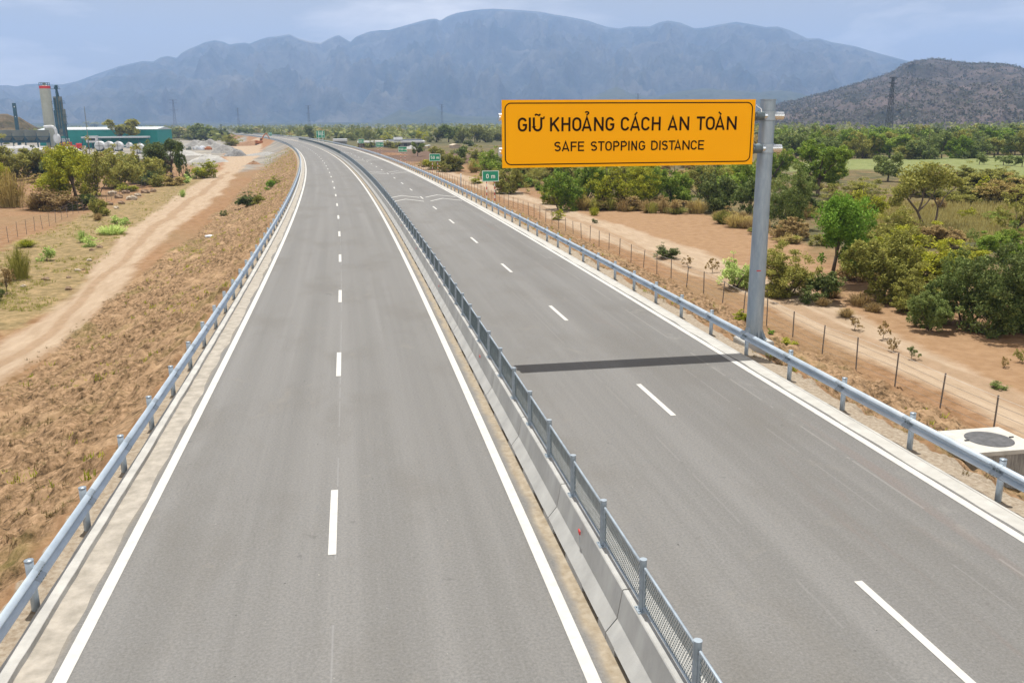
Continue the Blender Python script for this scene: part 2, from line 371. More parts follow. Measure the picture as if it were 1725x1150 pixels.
A5 = np.stack([np.clip(mid_+edge_, 0, 1).ravel(), 0*mid_.ravel(), 0*mid_.ravel()], 1)
gm = bpy.data.materials.new('ground'); gm.use_nodes = True
t = gm.node_tree; b = t.nodes['Principled BSDF']; b.inputs['Roughness'].default_value = .95; b.inputs['Specular IOR Level'].default_value = .1
geo = N(t, 'ShaderNodeTexCoord')
def noise(scale, detail=6, rough=.6, mapping=None, tree=None):
    tr_ = tree or t
    n = N(tr_, 'ShaderNodeTexNoise'); n.inputs['Scale'].default_value = scale; n.inputs['Detail'].default_value = detail; n.inputs['Roughness'].default_value = rough
    g = geo.outputs['Object']
    if mapping:
        m_ = N(tr_, 'ShaderNodeMapping'); m_.inputs['Scale'].default_value = mapping[:3]
        if len(mapping) > 3: m_.inputs['Rotation'].default_value = (0, 0, mapping[3])
        tr_.links.new(g, m_.inputs['Vector']); g = m_.outputs['Vector']
    tr_.links.new(g, n.inputs['Vector']); return n.outputs['Fac']
def ramp(src, c0, c1, lo=.35, hi=.65, mid=None):
    r = N(t, 'ShaderNodeValToRGB'); e = r.color_ramp.elements; e[0].position = lo; e[1].position = hi
    e[0].color = tuple(c0)+(1,); e[1].color = tuple(c1)+(1,)
    if mid: q = e.new((lo+hi)/2); q.color = tuple(mid)+(1,)
    t.links.new(src, r.inputs['Fac']); return r.outputs['Color']
def mixc(fac, a, c):
    m_ = N(t, 'ShaderNodeMixRGB')
    t.links.new(fac, m_.inputs['Fac'])
    for s_, v in ((m_.inputs['Color1'], a), (m_.inputs['Color2'], c)):
        if isinstance(v, tuple): s_.default_value = v+(1,)
        else: t.links.new(v, s_)
    return m_.outputs['Color']
def math_(op, a, c, cl=False):
    m_ = N(t, 'ShaderNodeMath', operation=op); m_.use_clamp = cl
    for i, v in enumerate((a, c)):
        if isinstance(v, (int, float)): m_.inputs[i].default_value = v
        else: t.links.new(v, m_.inputs[i])
    return m_.outputs[0]
def attr(name):
    a = N(t, 'ShaderNodeAttribute'); a.attribute_name = name
    sp = N(t, 'ShaderNodeSeparateColor'); t.links.new(a.outputs['Color'], sp.inputs['Color']); return sp.outputs
a1, a2, a3, a4 = attr('m1'), attr('m2'), attr('m3'), attr('m4')
a5 = attr('m5')
nf = noise(1.4, 8, .68); nfine = noise(9, 6, .7); nbig = noise(.06, 5, .55); nmid = noise(.35, 6, .6)
def fray(m_, amt=1.0, n_=None):   # ragged edges: mask + (noise-.5)*amt, sharpened
    v = math_('ADD', m_, math_('MULTIPLY', math_('SUBTRACT', n_ or nf, .5), amt)); 
    return math_('MULTIPLY', math_('SUBTRACT', v, .3), 2.6, True)
soil = ramp(nf, (0.152, 0.085, 0.039), (0.265, 0.163, 0.093), .3, .68, (0.217, 0.128, 0.070))
soil = mixc(math_('MULTIPLY', math_('SUBTRACT', nbig, .45), 2.4, True), soil, ramp(nfine, (0.135, 0.096, 0.048), (0.237, 0.180, 0.107)))
vegf = ramp(nmid, (0.044, 0.048, 0.022), (0.152, 0.120, 0.060), .36, .66, (0.088, 0.084, 0.038))
c = mixc(fray(a3[0], .7, nbig), soil, vegf)
c = mixc(fray(a3[1], .5), c, ramp(nf, (0.202, 0.121, 0.065), (0.282, 0.183, 0.107), .3, .7))
c = mixc(fray(a1[2], 1.6, nmid), c, ramp(nf, (.115, .09, .042), (.30, .215, .115), .32, .66, (.20, .15, .075)))
slopec = ramp(noise(4.2, 8, .75), (.050, .033, .018), (.325, .215, .130), .38, .62, (.19, .122, .068))
slopec = mixc(math_('MULTIPLY', math_('SUBTRACT', noise(.22, 5, .6), .56), 5, True), slopec, ramp(nfine, (0.085, 0.085, 0.020), (0.202, 0.158, 0.062), .35, .65))
slopec = mixc(math_('MULTIPLY', math_('SUBTRACT', noise(.55, 6, .65), .52), 7, True), slopec, ramp(nf, (.235, .15, .085), (.37, .255, .155), .3, .68))
c = mixc(fray(a2[0], .6), c, slopec)
c = mixc(fray(a3[2], .5), c, ramp(nfine, (0.202, 0.158, 0.113), (0.326, 0.282, 0.226), .35, .65))
c = mixc(fray(a1[1], .9, nmid), c, ramp(noise(.12, 6, .65), (0.152, 0.144, 0.132), (0.282, 0.254, 0.208), .36, .66, (0.214, 0.197, 0.174)))
c = mixc(fray(a4[2], .3), c, ramp(nmid, (0.237, 0.237, 0.237), (0.315, 0.315, 0.310)))
c = mixc(fray(a4[0], .6), c, ramp(nmid, (0.079, 0.048, 0.034), (0.146, 0.096, 0.067)))
c = mixc(fray(a4[1], .8, nmid), c, ramp(nmid, (0.202, 0.107, 0.056), (0.282, 0.169, 0.096)))
c = mixc(fray(a2[1], .3, nmid), c, ramp(noise(.5, 5, .6, (1, 3, 1)), (0.113, 0.141, 0.045), (0.202, 0.214, 0.090), .35, .65))
c = mixc(fray(a2[2], .8, nmid), c, ramp(noise(.8, 5, .65), (0.146, 0.118, 0.034), (0.237, 0.180, 0.085), .35, .65))
trc = ramp(noise(1.0, 7, .66, (1.6, .35, 1, .0)), (.265, .195, .132), (.365, .285, .208), .3, .68)
trc = mixc(math_('MULTIPLY', fray(a5[0], .8), .75), trc, ramp(nf, (.20, .135, .08), (.29, .20, .13), .3, .68))
c = mixc(fray(a1[0], .35), c, trc)
t.links.new(c, b.inputs['Base Color'])
bp = N(t, 'ShaderNodeBump'); bp.inputs['Strength'].default_value = .55; bp.inputs['Distance'].default_value = .12
t.links.new(noise(5, 8, .7), bp.inputs['Height']); t.links.new(bp.outputs['Normal'], b.inputs['Normal'])
gme = npmesh('ground', V, F, [gm], attr={'m5': A5, 'm1': A1, 'm2': A2, 'm3': A3, 'm4': A4})
g = link('ground', gme); tag(g, kind='structure')

# ------------------------------------------------------------------ road
YR = seq(-40, 100, 2)+seq(100, 300, 4)+seq(300, 1000, 10)
def strip(name, s0, s1, z, m, ys=None, kind='structure', zf=None, wob=0):
    ys = ys or YR; v = []; f = []; uv = []
    for i, y in enumerate(ys):
        w = (vnoise(y*1.3, 1.)-.5)*wob if wob else 0
        xc = X(0, y) if y > 0 else 0
        v += [(xc+s0+float(w), y, z), (xc+s1, y, z)]
    f = [(2*i, 2*i+1, 2*i+3, 2*i+2) for i in range(len(ys)-1)]
    o = MB().add(v, f).build(name, m)
    uvl = o.data.uv_layers.new(name='UVMap')
    ss = (s0, s1)
    for lp in o.data.loops: uvl.data[lp.index].uv = (ss[lp.vertex_index % 2], ys[lp.vertex_index//2])
    return tag(o, kind=kind)
am = bpy.data.materials.new('asphalt'); am.use_nodes = True
t = am.node_tree; b = t.nodes['Principled BSDF']; b.inputs['Roughness'].default_value = .85; b.inputs['Specular IOR Level'].default_value = .25
geo = N(t, 'ShaderNodeTexCoord')
uvn = N(t, 'ShaderNodeSeparateXYZ'); t.links.new(geo.outputs['UV'], uvn.inputs['Vector'])
def uvnoise(scale, mp_, detail=5, rough=.6, dist=0):
    n = N(t, 'ShaderNodeTexNoise'); n.inputs['Scale'].default_value = scale; n.inputs['Detail'].default_value = detail; n.inputs['Roughness'].default_value = rough; n.inputs['Distortion'].default_value = dist
    m_ = N(t, 'ShaderNodeMapping'); m_.inputs['Scale'].default_value = mp_; t.links.new(geo.outputs['UV'], m_.inputs['Vector']); t.links.new(m_.outputs['Vector'], n.inputs['Vector']); return n.outputs['Fac']
grain = uvnoise(19, (1, 1, 1), 5, .85)
c = ramp(grain, (0.081, 0.080, 0.079), (0.190, 0.187, 0.183), .25, .75) if True else ramp(grain, (0.103, 0.102, 0.101), (0.168, 0.165, 0.161), .25, .75)
streak = uvnoise(1.0, (1.5, .02, 1), 5, .6)
c = mixc(math_('MULTIPLY', math_('SUBTRACT', streak, .40), 4.0, True), c, ramp(grain, (0.097, 0.096, 0.095), (0.221, 0.217, 0.213), .25, .75))
blot = uvnoise(.35, (1, .45, 1), 6, .6)
def scol(fac, v): return mixc(fac, c, v)
c = scol(math_('MULTIPLY', math_('SUBTRACT', blot, .50), 4.5, True), ramp(grain, (0.078, 0.075, 0.071), (0.167, 0.160, 0.150), .25, .75))
for cc in (-3.45, -1.75, .3, 2.0, 5.5, 7.2, 9.3, 11.0):      # wheel paths polished a little darker
    wp = N(t, 'ShaderNodeMath', operation='MULTIPLY_ADD')
    wb = math_('SUBTRACT', 1., math_('DIVIDE', math_('ABSOLUTE', math_('SUBTRACT', uvn.outputs[0], cc), 0.), .55), True)
    c = scol(math_('MULTIPLY', math_('MULTIPLY', wb, .55), uvnoise(1., (.5, .03, 1), 4), True), ramp(grain, (.07, .069, .067), (.16, .157, .152), .25, .75))
st = math_('MULTIPLY', math_('SUBTRACT', uvnoise(.55, (1, .7, 1), 7, .7, 1.2), .60), 7, True)
c = scol(math_('MULTIPLY', st, .45), (.20, .185, .165))
st2 = math_('MULTIPLY', math_('SUBTRACT', uvnoise(1.9, (1, 1, 1), 3, .5, .5), .705), 14, True)
c = scol(math_('MULTIPLY', st2, .55), (.065, .065, .065))
# right carriageway is newer and darker in its outer lane; reddish soil dragged along it
sR = math_('MULTIPLY', math_('MULTIPLY', math_('SUBTRACT', uvn.outputs[0], 7.6), .55, True), math_('MULTIPLY', math_('SUBTRACT', uvnoise(.5, (.8, .06, 1), 4), .36), 2.2, True))
c = scol(math_('MULTIPLY', sR, .85), ramp(grain, (0.062, 0.060, 0.058), (0.136, 0.129, 0.122), .25, .75))
red = math_('MULTIPLY', math_('SUBTRACT', uvnoise(.8, (1.4, .12, 1), 6, .65, .6), .60), 5, True)
c = scol(math_('MULTIPLY', math_('MULTIPLY', red, math_('GREATER_THAN', uvn.outputs[0], 8.6)), .4), (0.153, 0.104, 0.090))
# faint lighter chalk lines and dusty scuffs along the outer lane
def band(center, w):
    return math_('SUBTRACT', 1., math_('DIVIDE', math_('ABSOLUTE', math_('SUBTRACT', uvn.outputs[0], center), 0.), w), True)
for cc, ww, ss_, col_ in ((11.15, .02, .5, (0.236, 0.231, 0.222)), (10.2, .015, .3, (0.224, 0.219, 0.216)), (-.68, .012, .4, (0.247, 0.249, 0.258)), (7.2, .02, .3, (0.212, 0.207, 0.204))):
    c = scol(math_('MULTIPLY', math_('MULTIPLY', band(cc, ww*2), ss_), math_('GREATER_THAN', uvnoise(1, (0, .4, 1), 3), .48)), col_)
# sand collected beside the barrier and against the left kerb
dn = uvnoise(1.6, (1, .5, 1), 5)
for cc, ww in ((3.52, .42), (4.02, .45), (-5.2, .62)):
    c = scol(math_('MULTIPLY', math_('MULTIPLY', band(cc, ww), 2.5, True), math_('MULTIPLY', math_('ADD', band(cc, ww), math_('MULTIPLY', math_('SUBTRACT', dn, .5), 1.4)), 1.9, True)), ramp(uvnoise(6, (1, 1, 1), 5), (0.212, 0.172, 0.120), (0.295, 0.255, 0.198)))
sp = uvnoise(7, (1, 1, 1), 2, .5)
c = scol(math_('MULTIPLY', math_('SUBTRACT', sp, .755), 30, True), (0.059, 0.059, 0.060))
sp2 = uvnoise(13, (1, 1, 2.3), 1, .5)
c = scol(math_('MULTIPLY', math_('SUBTRACT', sp2, .80), 30, True), (0.295, 0.285, 0.264))
scf = math_('MULTIPLY', band(11.5, .6), math_('MULTIPLY', math_('SUBTRACT', uvnoise(1.3, (1, .5, 1), 6, .7), .56), 5, True))
c = scol(math_('MULTIPLY', scf, .6), (0.247, 0.243, 0.228))
t.links.new(c, b.inputs['Base Color'])
bp = N(t, 'ShaderNodeBump'); bp.inputs['Strength'].default_value = .35; bp.inputs['Distance'].default_value = .008
t.links.new(grain, bp.inputs['Height']); t.links.new(bp.outputs['Normal'], b.inputs['Normal'])
road = strip('road', -5.2, 12.72, 0., am)
gut = mat('gutter_concrete', (.22, .20, .17), .9, vscale=3., col2=(.34, .31, .27), bump=.3, bscale=20)
gutR = mat('edge_concrete', (0.320, 0.314, 0.294), .9, vscale=2.5, col2=(0.397, 0.390, 0.371), bump=.2, bscale=20)
YF = seq(-40, 8, 2)+seq(8, 60, .4)+seq(60, 200, 2)+seq(200, 1000, 8)
o = strip('gutter', -4.72, -5.16, .004, gut, YF, wob=.14)
o = strip('edge_strip', 12.30, 12.72, .004, gutR, YF, wob=.10)
# kerbs: real steps
def kerb(name, prof, m, ys):
    mb = MB(); n = len(prof); v = []; f = []
    for y in ys:
        xc = X(0, y) if y > 0 else 0
        j = (float(vnoise(y*1.7, 3.))-.5)*.035
        v += [(xc+s+(j if z > .05 else 0), y, z+(j*.4 if z > .05 else 0)) for s, z in prof]
    for i in range(len(ys)-1):
        for k in range(n-1): f.append((i*n+k, i*n+k+1, (i+1)*n+k+1, (i+1)*n+k))
    mb.add(v, f); return tag(mb.build(name, m), kind='structure')
kerb('kerb', [(-5.15, -.1), (-5.165, .112), (-5.18, .12), (-5.385, .118), (-5.40, .10), (-5.42, -.12)], kerbmat, YF)
kerb('kerb', [(12.72, -.1), (12.72, .012), (12.79, .012), (12.80, -.15)], kerbmat, YF)
for nm, s0, s1 in (('edge_line', -4.60, -4.40), ('edge_line', 2.90, 3.10), ('edge_line', 4.36, 4.56), ('edge_line', 12.02, 12.22)):
    strip(nm, s0, s1, .008, paint, YF)
mb = MB()
def dash(s, y0, w=.15, L=3.):
    a, c_ = X(s, max(y0, 0)), X(s, max(y0+L, 0))
    mb.add([(a-w/2, y0, .008), (a+w/2, y0, .008), (c_+w/2, y0+L, .008), (c_-w/2, y0+L, .008)], [(0, 1, 2, 3)])
for n in range(-3, 60): dash(-.74, 15.13+12*n)
tag(mb.build('lane_line', paint), kind='structure')
mb = MB()
for n in range(-4, 60): dash(8.21, 21.48+12*n)
tag(mb.build('lane_line', paint), kind='structure')
mb = MB()
def bar(p, q, w=.30):
    (s0, y0), (s1, y1) = p, q
    mb.add([(X(s0, y0), y0, .009), (X(s1, y1), y1, .009), (X(s1, y1), y1+w*1.6, .009), (X(s0, y0), y0+w*1.6, .009)], [(0, 1, 2, 3)])
for yc in (93., 144.5, 196.5, 248.5, 300.):
    for d in (-2.7, 2.1):
        for s0, s1 in ((4.75, 7.95), (8.65, 11.85)):
            sm = (s0+s1)/2
            bar((s0, yc+d), (sm, yc+d+2.9)); bar((sm, yc+d+2.9), (s1, yc+d-.2))
tag(mb.build('distance_chevrons', paint), kind='structure')
# ------------------------------------------------------------------ median barriers (one thing each)
SL = 4.1
def barrier_proto():
    mb = MB()
    def prof(z0): 
        q = [(-.345+.16, z0)] if 0 else []
        return [(-.36, z0), (-.355, .125), (-.18, .34), (-.105, .80), (-.09, .815), (.09, .815), (.105, .80), (.18, .34), (.355, .125), (.36, z0)]
    for y0, y1, z0 in ((0, .42, .0), (.42, 1.42, .12), (1.42, 2.62, .0), (2.62, 3.62, .12), (3.62, SL-.03, .0)):
        mb.prism(prof(z0), y0, y1)
    return mb.mesh('concrete_barrier', concrete)
bme = barrier_proto()
SB = 3.81
for i in range(-3, 102):
    y = 11.6+SL*(i-1); ang = heading(y+SL/2)
    o = bpy.data.objects.new('concrete_barrier', bme); COL.objects.link(o); o.location = (X(SB, y) if y > 0 else SB, y, .001); o.rotation_euler = (0, 0, ang)
    tag(o, 'pale concrete median barrier segment with splayed foot and drain slots, under the grey mesh fence', 'barrier', 'median barrier segments end to end')
# ------------------------------------------------------------------ mesh fence on the barriers
PS = 2.07
fence = empty('mesh_fence', (SB, 0, 0), 0, 'grey galvanised anti-glare mesh fence bolted along the top of the median barrier', 'fence')
mb = MB()
mb.tube((0, 0, 0), (0, 0, .80), .052, n=12); mb.tube((0, 0, .80), (0, 0, .815), .056, n=12)
mb.box((0, 0, .008), (.17, .20, .016))
for a in (-1, 1):
    mb.box((0, a*.075, .06), (.012, .06, .10)); mb.box((0, a*.066, .62), (.03, .045, .05)); mb.box((0, a*.066, .14), (.03, .045, .05))
    mb.tube((a*.062, .06, .016), (a*.062, .06, .035), .012, n=6); mb.tube((a*.062, -.06, .016), (a*.062, -.06, .035), .012, n=6)
postme = mb.mesh('post', galv)
PH0, PH1, PY0, PY1 = .10, .71, .09, PS-.09
mb = MB()
for z in (PH0, PH1): mb.tube((0, PY0, z), (0, PY1, z), .021, n=8)
for y in (PY0, PY1): mb.tube((0, y, PH0), (0, y, PH1), .021, n=8)
framem = mb.mesh('panel_frame', galv)
mb = MB()
Wd, Hd = PY1-PY0, PH1-PH0
def clipline(c0, sl):
    # y = c0 + sl*z
    pts = []
    for z in (0, Hd):
        yy = c0+sl*z
        if 0 <= yy <= Wd: pts.append((yy, z))
    for yy in (0, Wd):
        z = (yy-c0)/sl
        if 0 < z < Hd: pts.append((yy, z))
    return pts[:2] if len(pts) >= 2 else None
for sl in (.62, -.62):
    c0 = -1.0
    while c0 < Wd+1.0:
        p = clipline(c0, sl)
        if p:
            (ya, za), (yb, zb) = p; w = .003; d = .0035
            e = 0.0005 if sl > 0 else -.0005
            v = [(e+dx, y+PY0+dy, z+PH0) for (y, z) in ((ya, za), (yb, zb)) for dx, dy in ((-d, -w), (-d, w), (d, w), (d, -w))]
            mb.add(v, [(0, 1, 5, 4), (1, 2, 6, 5), (2, 3, 7, 6), (3, 0, 4, 7)])
        c0 += .062
meshm = mb.mesh('mesh_infill', galv_dark)
nb = 0; restV = []; 
y = 10.98-PS*4
ys = [10.98+PS*i for i in range(-4, 200)]
for i, y in enumerate(ys[:101]):
    loc = (X(0, y) if y > 0 else 0, y, .816)
    p = bpy.data.objects.new('post', postme); COL.objects.link(p); p.parent = fence; p.location = loc; p.rotation_euler = (0, 0, heading(y))
    if i < 100:
        q = bpy.data.objects.new('panel', framem); COL.objects.link(q); q.parent = fence; q.location = loc; q.rotation_euler = (0, 0, heading(y+1))
        r = bpy.data.objects.new('mesh_infill', meshm); COL.objects.link(r); r.parent = q
far = MB()
for y in ys[101:]:
    x0, x1 = X(0, y), X(0, y+PS)
    far.tube((x0, y, .816), (x0, y, 1.61), .05, n=6)
    for z in (.92, 1.53): far.tube((x0, y, z), (x1, y+PS, z), .022, n=5)
    for k in range(0, 14):
        yy = k/14
        for s_ in (0, 1):
            ya, yb = (yy, yy+.19) if s_ else (yy+.19, yy)
            ya, yb = min(ya, 1), min(yb, 1)
            far.box(((x0+(x1-x0)*(ya+yb)/2), y+PS*(ya+yb)/2, 1.22), (.012, .03, .62), rx=.5*(1 if s_ else -1))
o = far.build('distant_panels', galv_dark, fence); tag(o, kind='stuff')

# red tags on the barrier
for i, y in enumerate([13.9, 26.2, 38.6, 51., 63.2, 75.9]):
    lab = ['small red plastic tag on a wire stuck to the barrier beside the nearest fence posts', 'small red reflector tag on the barrier level with the sign shadow', 'small dark red reflector on the barrier, third from the camera',
           'small dark red reflector on the barrier, fourth from the camera', 'small dark red reflector on the barrier, fifth from the camera', 'tiny dark reflector on the barrier, farthest of the six'][i]
    e = empty('reflector_tag', (X(SB-.15, y), y, .50), 0, lab, 'reflector', 'reflectors along the median barrier')
    MB().box((-.035, 0, .16), (.02, .11, .07)).build('reflector', redm, e)
    MB().path([(-.02, 0, -.05), (-.035, .0, .05), (-.035, 0, .15)], .004, 5).build('wire', galv, e)

# ------------------------------------------------------------------ W-beam guardrails
def guardrail(s_post, side, label, y0, y1, post0, dp, name='guardrail'):
    """side = +1 when the road lies towards +x of the posts"""
    root = empty(name, (s_post, 0, 0), 0, label, 'guardrail')
    prof = [(.085, .742), (.095, .758), (.12, .755), (.178, .715), (.186, .695), (.178, .675), (.098, .622), (.092, .598), (.098, .575), (.178, .522), (.186, .503), (.178, .484), (.12, .443), (.095, .438), (.085, .452)]
    back = [(a-.006, z) for a, z in prof[::-1]]
    P_ = prof+back; n = len(P_)
    yy = seq(y0, 60, 1.0)+seq(60, 250, 4)+seq(250, y1, 8)
    v = []; f = []
    for y in yy:
        xc = X(0, y) if y > 0 else 0
        v += [(xc+side*a, y, z) for a, z in P_]
    for i in range(len(yy)-1):
        for k in range(n):
            q = (i*n+k, i*n+(k+1) % n, (i+1)*n+(k+1) % n, (i+1)*n+k); f.append(q if side < 0 else q[::-1])
    o = MB().add(v, f).build('rail', galv_rail, root, smooth=True)
    # lap joints with bolts every fourth metre or so
    mb = MB()
    for y in np.arange(post0-3*dp*2, 90, dp):
        if y < y0+1: continue
        xc = X(0, max(y, 0))
        for dy in (-.10, .0, .10):
            for z, a in ((.70, .178), (.50, .180)): mb.tube((xc+side*a, y+dy, z+.0), (xc+side*(a+.012), y+dy, z), .014, n=6)
            mb.tube((xc+side*.112, y+dy, .598), (xc+side*.13, y+dy, .598), .018, n=6)
    mb.build('splice_bolts', galv_dark, root)
    pf = [(side*(a+.003), z) for a, z in prof]; m_ = len(pf)
    lapm = MB().add([(a, -.16, z) for a, z in pf]+[(a, .16, z) for a, z in pf], [(k, k+1, m_+k+1, m_+k) for k in range(m_-1)]).mesh('lap_joint', galv, True)
    for y in np.arange(post0-3*dp*2, 100, dp):
        if y < y0+1: continue
        q = bpy.data.objects.new('lap_joint', lapm); COL.objects.link(q); q.parent = o; q.location = (X(0, max(y, 0)), y, 0)
    pm = MB(); pm.tube((0, 0, -.6), (0, 0, .835), .068, n=14); pm.tube((0, 0, .835), (0, 0, .85), .075, n=14)
    pme = pm.mesh('post', galv, True)
    bm_ = MB(); bm_.box((side*.085, 0, .60), (.07, .10, .26)); bme_ = bm_.mesh('blockout', galv)
    ps = list(np.arange(post0-dp*math.floor((post0-y0)/dp), y1, dp)); first = ps[:100]
    for y in first:
        p = bpy.data.objects.new('post', pme); COL.objects.link(p); p.parent = root; p.location = (X(0, y) if y > 0 else 0, y, 0)
        q = bpy.data.objects.new('blockout', bme_); COL.objects.link(q); q.parent = p
    mb = MB()
    for y in ps[100:]: mb.tube((X(0, y), y, -.4), (X(0, y), y, .85), .07, n=6)
    if ps[100:]: tag(mb.build('distant_posts', galv, root), kind='stuff')
    return root
guardrail(-5.53, 1, 'galvanised steel guardrail on round posts along the left kerb above the dirt slope', -6, 900, 14.2, 3.0)
guardrail(13.03, -1, 'galvanised steel guardrail on round posts along the right road edge, passing the sign mast', -6, 900, 15.15, 3.06)

# ------------------------------------------------------------------ stroke lettering
def arc(cx, cy, rx, ry, a0, a1, n=9): return [(cx+rx*math.cos(rad(a0+(a1-a0)*i/n)), cy+ry*math.sin(rad(a0+(a1-a0)*i/n))) for i in range(n+1)]
def glyph(ch, W, H, T):
    l, r, b, tp = T/2, W-T/2, T/2, H-T/2; cx = W/2; R = (r-l)/2; Ry = R*1.05
    def stad(): return arc(cx, tp-Ry, R, Ry, 0, 180)+arc(cx, b+Ry, R, Ry, 180, 360)+[(r, tp-Ry)]
    g = {
     'O': [stad()], '0': [stad()],
     'C': [arc(cx, tp-Ry, R, Ry, 15, 180)+arc(cx, b+Ry, R, Ry, 180, 345)],
     'G': [arc(cx, tp-Ry, R, Ry, 20, 180)+arc(cx, b+Ry, R, Ry, 180, 360)+[(r, H*.47), (cx+T*.1, H*.47)]],
     'U': [[(l, H)]+[(l, b+Ry)]+arc(cx, b+Ry, R, Ry, 180, 360)+[(r, H)]],
     'I': [[(W/2, 0), (W/2, H)]], '1': [[(W*.15, H*.74), (W*.6, H-T*.3), (W*.6, 0)]],
     'K': [[(l, 0), (l, H)], [(W-T*.35, H), (l+T*.2, H*.42)], [(l+(r-l)*.36, H*.56), (W-T*.3, 0)]],
     'H': [[(l, 0), (l, H)], [(r, 0), (r, H)], [(l, H*.52), (r, H*.52)]],
     'A': [[(T*.4, 0), (cx, H-T*.1), (W-T*.4, 0)], [(W*.2, H*.26), (W*.8, H*.26)]],
     'N': [[(l, 0), (l, H)], [(l, H-T*.3), (r, T*.3)], [(r, 0), (r, H)]],
     'T': [[(0, tp), (W, tp)], [(cx, 0), (cx, tp)]],
     'E': [[(W, tp), (l, tp), (l, b), (W, b)], [(l, H*.52), (W*.92, H*.52)]],
     'F': [[(W, tp), (l, tp), (l, 0)], [(l, H*.50), (W*.92, H*.50)]],
     'P': [[(l, 0), (l, tp), (W*.5, tp)]+arc(W*.5, (tp+H*.46)/2, r-W*.5, (tp-H*.46)/2, 90, -90)+[(l, H*.46)]],
     'D': [[(l, b), (l, tp), (W*.4, tp)]+arc(W*.4+0, tp-Ry, r-W*.4, Ry, 90, 0)+arc(W*.4, b+Ry, r-W*.4, Ry, 0, -90)+[(l, b)]],
     'S': [arc(cx, tp-(tp-H*.53)/2, R, (tp-H*.53)/2, 25, 270)+arc(cx, b+(H*.53-b)/2, R, (H*.53-b)/2, 90, -155)],
     '5': [[(r, tp), (l, tp), (l, H*.56), (cx, H*.60)]+arc(cx, b+H*.26, R, H*.26, 80, -120)],
     '2': [arc(cx, tp-Ry, R, Ry, 160, -20)+[(l, b), (W, b)]],
     'm': [[(l, 0), (l, H*.68)], [(l, H*.5)]+arc((l+cx)/2, H*.5, (cx-l)/2, H*.14, 180, 0, 6)+[(cx, 0)], [(cx, H*.5)]+arc((r+cx)/2, H*.5, (r-cx)/2, H*.14, 180, 0, 6)+[(r, 0)]],
    }
    return g[ch]
DIA = {'tilde': lambda W, H: [[(W*.22, H*1.13), (W*.34, H*1.22), (W*.5, H*1.18), (W*.66, H*1.14), (W*.80, H*1.24)]],
       'horn': lambda W, H: [[(W*.95, H*.90), (W*1.14, H*.93), (W*1.20, H*1.06)]],
       'hook': lambda W, H: [arc(W*.5, H*1.29, W*.17, H*.085, 170, -60)+[(W*.47, H*1.13)]],
       'acute': lambda W, H: [[(W*.42, H*1.13), (W*.68, H*1.33)]], 'grave': lambda W, H: [[(W*.32, H*1.33), (W*.60, H*1.13)]]}
def stroke(mb, pts, T, tf, closed=False):
    n = len(pts); P_ = [Vector(p) for p in pts]; L_ = []; R_ = []
    for i in range(n):
        a = P_[i-1] if i > 0 else None; c = P_[i+1] if i < n-1 else None
        d0 = (P_[i]-a).normalized() if a is not None else None; d1 = (c-P_[i]).normalized() if c is not None else None
        if d0 is None: d0 = d1
        if d1 is None: d1 = d0
        nrm = Vector((-(d0.y+d1.y), d0.x+d1.x)); 
        if nrm.length < 1e-5: nrm = Vector((-d0.y, d0.x))
        nrm.normalize(); c_ = max(.45, nrm.dot(Vector((-d0.y, d0.x)))); w = T/2/c_
        L_.append(P_[i]+nrm*w); R_.append(P_[i]-nrm*w)
    v = [tf(*p) for pr in zip(L_, R_) for p in pr]
    mb.add(v, [(2*i, 2*i+1, 2*i+3, 2*i+2) for i in range(n-1)])
def text(mb, items, H, T, tf, eps=.0006):
    """items: (char, x0, width, [diacritics]) ; tf maps (x, z, depth) to 3-D"""
    k = 0
    for ch, x0, W_, *dd in items:
        ss = glyph(ch, W_, H, T)
        for st in ss:
            k += 1; stroke(mb, st, T, lambda a, z, k=k: tf(x0+a, z, (k % 5)*eps))
        for d in (dd[0] if dd else ()):
            for st in DIA[d](W_, H):
                k += 1; stroke(mb, st, T*.72, lambda a, z, k=k: tf(x0+a, z, (k % 5)*eps))

# ------------------------------------------------------------------ overhead yellow sign
YB = 29.2; SX0, SX1, SZ0, SZ1 = 4.905, 13.70, 6.25, 8.425
bx0 = X(SX0, YB); bw = SX1-SX0; bh = SZ1-SZ0
PXs, PYs = X(14.42, 29.75), 29.75
sign = empty('overhead_sign', (PXs, PYs, -.15), 0, 'yellow overhead sign reading SAFE STOPPING DISTANCE in Vietnamese and English, held by a grey mast', 'road sign')
def W2(x, y, z): return (x-PXs, y-PYs, z+.15)
mb = MB(); mb.lathe([(.30, .0), (.295, 2), (.262, 8.53), (.262, 8.545), (.0, 8.56)], n=28); mb.build('mast', galv_pole, sign, smooth=True)
mb = MB(); mb.lathe([(.0, 8.56), (.285, 8.56), (.285, 8.585), (.0, 8.59)], n=28); mb.build('mast_cap', galv, sign)
mb = MB(); mb.lathe([(.0, .03), (.47, .03), (.47, .0)], n=24)
for i in range(12):
    a = 2*math.pi*i/12; c_, s_ = math.cos(a), math.sin(a)
    p = [(c_*.285, s_*.285, .03), (c_*.46, s_*.46, .03), (c_*.285, s_*.285, .42)]
    nx, ny = -s_*.008, c_*.008
    mb.add([(x+nx, y+ny, z) for x, y, z in p]+[(x-nx, y-ny, z) for x, y, z in p], [(0, 1, 2), (5, 4, 3), (0, 3, 4, 1), (1, 4, 5, 2), (2, 5, 3, 0)])
    b_ = a+.26; mb.tube((math.cos(b_)*.40, math.sin(b_)*.40, .03), (math.cos(b_)*.40, math.sin(b_)*.40, .10), .02, n=6)
mb.build('base_flange', galv, sign)
mb = MB(); mb.lathe([(0, .0), (.75, .0), (.78, -.05), (.8, -.6)], n=4); mb.build('footing', kerbmat, sign, loc=(0, 0, -.005), rz=.78)
